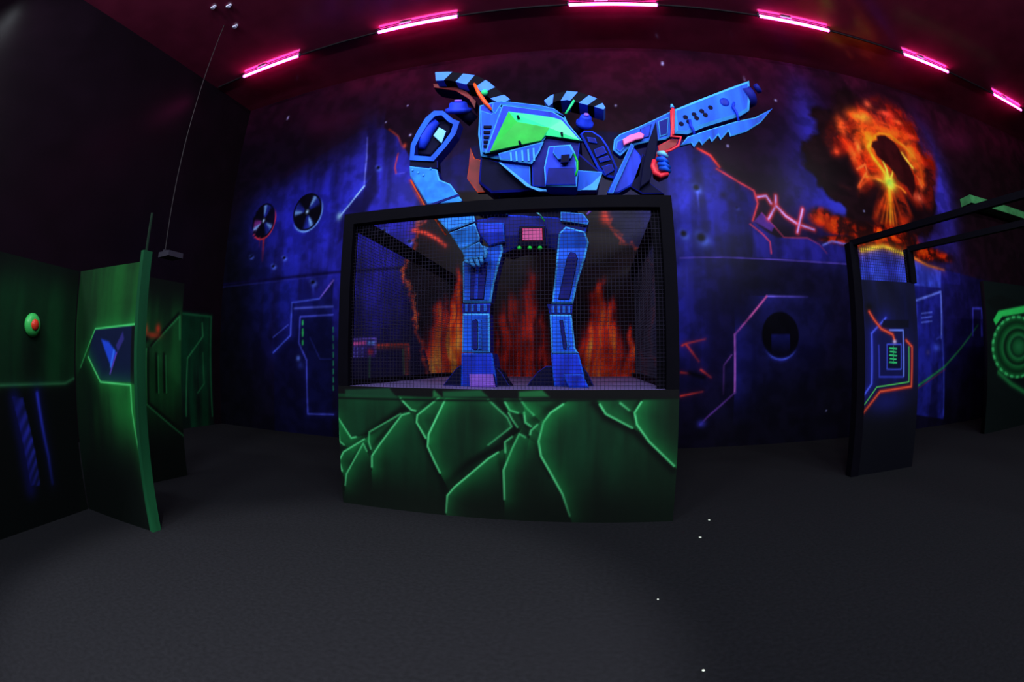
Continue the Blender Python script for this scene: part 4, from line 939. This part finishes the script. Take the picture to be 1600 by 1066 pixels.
plate('cheek_pad', PX2([(365, 640), (420, 605), (500, 582), (532, 600), (525, 630), (460, 645), (375, 685)]), 3.93, .06, (PINKP, PINKP, REDP), rg, .008)
#ROBOT_END

# ------------------------------------------------------------------ right-hand gate
GH = 2.44
gz = onY(1380, 439, 4.3)[2]
def paintGate(cv):
    s = G(cv, 55)
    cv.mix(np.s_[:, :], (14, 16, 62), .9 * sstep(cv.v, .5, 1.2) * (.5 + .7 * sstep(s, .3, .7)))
    cv.blob(1395, 560, 40, 60, (26, 30, 130), .6, mod=.4 + s)
    cv.blob(1385, 632, 30, 18, (30, 34, 140), .5)
    cv.blob(1358, 480, 6, 7, (4, 4, 12), 1)
    cv.stroke([(1384, 497), (1362, 521), (1362, 600), (1349, 619)], (72, 90, 235), .014, 1, glow=.07, gcol=(26, 30, 150), ga=.6)
    cv.fill([(1380, 500), (1420, 500), (1420, 512), (1378, 512)], (5, 6, 22), .8, soft=.01)
    cv.fill([(1378, 516), (1411, 516), (1411, 589), (1373, 589)], (14, 16, 70), .9, soft=.01)
    cv.stroke([(1390, 516), (1411, 516), (1412, 588)], (110, 140, 255), .012, 1); cv.stroke([(1373, 540), (1374, 589), (1411, 589)], (50, 60, 190), .012, .9)
    cv.stroke([(1386, 538), (1408, 538), (1408, 577), (1386, 577), (1386, 538)], (70, 90, 235), .009, .9)
    cv.fill([(1387, 540), (1407, 540), (1407, 576), (1387, 576)], (6, 10, 40), .95, soft=.006)
    for i in range(5): cv.stroke([(1390 + i % 2, 544 + i * 5.5), (1401 - i % 2, 545 + i * 5.5)], (60, 240, 130), .009, .95)
    cv.stroke([(1396, 541), (1396, 568)], (40, 180, 100), .006, .9)
    for L in ([(1358, 487), (1366, 500), (1377, 514), (1395, 523), (1398, 533)], [(1345, 650), (1375, 612), (1424, 604), (1425, 542), (1416, 532)]):
        cv.stroke(L, (205, 50, 34), .021, .95, glow=.03, gcol=(90, 20, 30), ga=.4); cv.stroke(L, (240, 110, 70), .007, .7)
    cv.stroke([(1351, 632), (1370, 605), (1420, 597), (1420, 542)], (90, 220, 90), .008, .95)
    cv.blob(1398, 534, 3, 3, (200, 200, 255), .9)
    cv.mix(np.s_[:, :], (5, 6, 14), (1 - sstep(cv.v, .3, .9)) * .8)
cv = Canvas((2.84, 4.3, 0), (1, 0, 0), .96, gz, step=.009, bg=(8, 8, 20)); paintGate(cv)
gt = thing('gate_partition', 'dark blue partition with orange pipes and small green screen in black frame', 'partition', (3.3, 4.3, 0))
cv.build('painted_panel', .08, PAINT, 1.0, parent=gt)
b = MB(); b.box((2.82, 4.28, 0), (2.93, 4.40, GH)); b.build('post', BLACK, gt)
b = MB(); b.box((3.74, 4.29, gz), (3.84, 4.39, GH)); b.build('post', BLACK, gt)
def rail(a, c, w_=.06):
    b = MB(); b.bar(a, c, w_, w_); b.build('rail', BLACK, gt)
rail((2.88, 4.33, GH), (3.95, 1.15, GH + .0)); rail((3.79, 4.33, GH), (4.9, 1.45, GH))
b = MB()
for x in np.arange(2.95, 3.74, .03): b.box((x - .0016, 4.34, gz), (x + .0016, 4.343, GH - .01))
for z in np.arange(gz + .03, GH - .02, .03): b.box((2.93, 4.343, z - .0016), (3.74, 4.346, z + .0016))
b.build('wire_mesh', WIRE, gt)
b = MB(); b.box((3.9, 1.08, 0), (4.0, 1.18, GH + .04)); b.build('post', BLACK, gt)
# ------------------------------------------------------------------ wheel partition at the far right
YW = 5.2
w0 = onY(1543, 540, YW)[0]
def paintWheel(cv):
    s = G(cv, 66)
    cv.mix(np.s_[:, :], (8, 18, 18), .8)
    c = cv.uv(1592, 542); Rr = abs(cv.uv(1550, 542)[0] - c[0]); ey = Rr * 1.0
    x = (cv.u - c[0]) / Rr; y = (cv.v - c[1]) / (abs(cv.uv(1592, 494)[1] - c[1])); r = np.hypot(x, y); an = np.arctan2(y, x)
    low = (y < 0) & (x > -.3)
    cv.mix(np.s_[:, :], (14, 84, 38), (1 - sstep(r, .98, 1.04)) * .9)
    cv.mix(np.s_[:, :], (70, 220, 120), np.exp(-((r - .97) / .045) ** 2) * (.35 + .65 * (np.sin(an * 26) > 0)) * .9)
    for r0, cq in ((.80, (8, 40, 22)), (.62, (30, 120, 60)), (.55, (6, 26, 16)), (.38, (34, 120, 64)), (.30, (8, 40, 24))):
        cv.mix(np.s_[:, :], cq, np.exp(-((r - r0) / .06) ** 2) * .85)
    cv.mix(np.s_[:, :], (36, 120, 70), np.exp(-(r / .2) ** 2) * .7)
    cv.fill([(1552, 500), (1560, 486), (1600, 478), (1640, 474), (1640, 492), (1600, 489), (1566, 495), (1556, 508)], (44, 205, 90), 1, soft=.02)
    cv.fill([(1556, 486), (1600, 474), (1560, 460), (1540, 470)], (6, 10, 10), .6, soft=.02)
    cv.stroke([(1560, 582), (1580, 600), (1600, 612), (1640, 630)], (40, 170, 80), .05, .6)
cv = Canvas((w0, YW, 0), (1, 0, 0), 3.4, 2.35, step=.02, bg=(8, 10, 12)); paintWheel(cv)
tag(cv.build('partition', .1, PAINT, 1.0), 'dark partition with large green toothed wheel painted on it, beside blue locker', 'partition')
# green ledge high on the wall
p0 = onY(1515, 304, 6.2); b = MB(); b.box((p0[0], 6.2, p0[2] - .16), (11.8, WY - .01, p0[2])); tag(b.build('wall_ledge', mat('ledge_green', (70, 150, 90), .5, var=.3)), 'long green ledge high on the wall past the painted explosion', 'ledge')

# ------------------------------------------------------------------ ceiling tubes
TZ, TY = 6.405, 5.3
tube_mat = mat('glowing_tube', (250, 200, 235), .3, emit=(255, 62, 175), strength=22)
halo_mat = mat('fixture_housing', (120, 70, 100), .5)
capm = mat('tube_cap', (200, 190, 220), .4)
def make_fixture(x, label):
    t = thing('tube_light', label, 'light', (x, TY, CEIL), 'row of pink ceiling tubes')
    L = .68
    b = MB(); b.box((x - L, TY - .035, CEIL - .012), (x + L, TY + .035, CEIL - .0005)); b.build('housing', mat('fixture_black_gloss', (40, 16, 28), .14, spec=.5), t)
    b = MB(); b.lathe((x - L + .02, TY, TZ), (1, 0, 0), [(0, .02), (.01, .026), (2 * L - .05, .026), (2 * L - .04, .02)], 16); b.build('tube', tube_mat, t, True)
    for s in (-1, 1):
        b = MB(); b.box((x + s * (L - .012) - .012, TY - .02, TZ - .03), (x + s * (L - .012) + .012, TY + .02, CEIL - .012)); b.build('tube_holder', GREYD, t)
    b = MB(); b.lathe((x - .28, TY - .045, TZ + .042), (1, 0, 0), [(0, .014), (.2, .014)], 10); b.build('starter', capm, t)
    return t
fx = make_fixture(-5.27, 'pink tube light on the ceiling nearest the hanging cable')
for x, lab in ((-2.40, 'pink tube light above the lowered, empty-handed arm of the robot'), (.60, 'pink tube light at the top of the arc, between robot canopy and rifle'),
               (3.57, 'pink tube light just beyond the rifle muzzle'), (6.62, 'pink tube light above the painted explosion'), (9.62, 'pink tube light at the end of the row, cut by the picture edge')):
    r = fx.copy(); C.objects.link(r); r.location = (x, TY, CEIL); r['label'] = lab
    for ch in fx.children:
        c_ = ch.copy(); C.objects.link(c_); c_.parent = r
b = MB(); b.box((-6.7, TY + .04, CEIL - .025), (12.4, TY + .06, CEIL - .001)); tag(b.build('conduit', mat('conduit_grey', (30, 26, 32), .6, spec=.1)), 'thin grey conduit linking the pink tube lights along the ceiling', 'conduit')

# ------------------------------------------------------------------ hanging cable with sensor box, clips
d = ray(350, 40); a = np.hypot(d[0], d[1]); tt_ = (CEIL - CAMH) / d[2]; Pc = EYE + d * tt_
Rc = np.hypot(Pc[0], Pc[1]); dl = ray(272, 402); Pl = EYE + dl * (Rc / np.hypot(dl[0], dl[1]))
cx_, cy_ = Pc[0], Pc[1]
t = thing('hanging_sensor', 'pale flat box hanging on a long thin cable beside the green partitions', 'sensor', (cx_, cy_, CEIL))
b = MB(); b.tube([(cx_, cy_, CEIL), (cx_, cy_, Pl[2] + .06)], .006, 8); b.build('cable', mat('cable_grey', (44, 40, 44), .6), t)
b = MB(); b.box((cx_ - .05, cy_ - .08, Pl[2] - .02), (cx_ + .2, cy_ + .2, Pl[2] + .05)); b.bar((cx_, cy_, Pl[2] + .05), (cx_, cy_, Pl[2] + .09), .05); b.build('sensor_box', mat('pale_grey_box', (46, 44, 56), .6), t)
for (x, y, lab) in ((333, 12, 'small white ceiling clip farthest from the hanging cable'), (357, 10, 'small white ceiling clip close beside the hanging cable top'), (367, 42, 'small white ceiling clip below the other two')):
    p = onZ(x, y, CEIL - .03)
    b = MB(); b.box((p[0] - .05, p[1] - .018, CEIL - .03), (p[0] + .05, p[1] + .018, CEIL - .001)); b.box((p[0] - .02, p[1] - .028, CEIL - .045), (p[0] + .02, p[1] + .028, CEIL - .029))
    tag(b.build('ceiling_clip', mat('clip_white', (225, 225, 255), .4)), lab, 'clip', 'white ceiling clips')

# ------------------------------------------------------------------ bright flecks on the carpet
for (x, y, r, lab) in ((1094, 840, .012, 'tiny pale paper fleck on the carpet in front of the plinth corner'), (1108, 813, .010, 'tiny pale paper fleck on the carpet, the one closest to the plinth'),
                       (1099, 1048, .008, 'tiny pale paper fleck at the bottom of the picture on dark carpet'), (1028, 937, .006, 'faintest tiny paper fleck, alone on the carpet between the others')):
    p = onZ(x, y, 0); b = MB(); b.lathe((p[0], p[1], .0005), (.05, 0, 1), [(0, r), (.002, r * .9), (.0035, r * .5)], 6)
    tag(b.build('paper_fleck', mat('fleck_pale', (225, 235, 215), .6)), lab, 'scrap', 'paper flecks on the carpet')
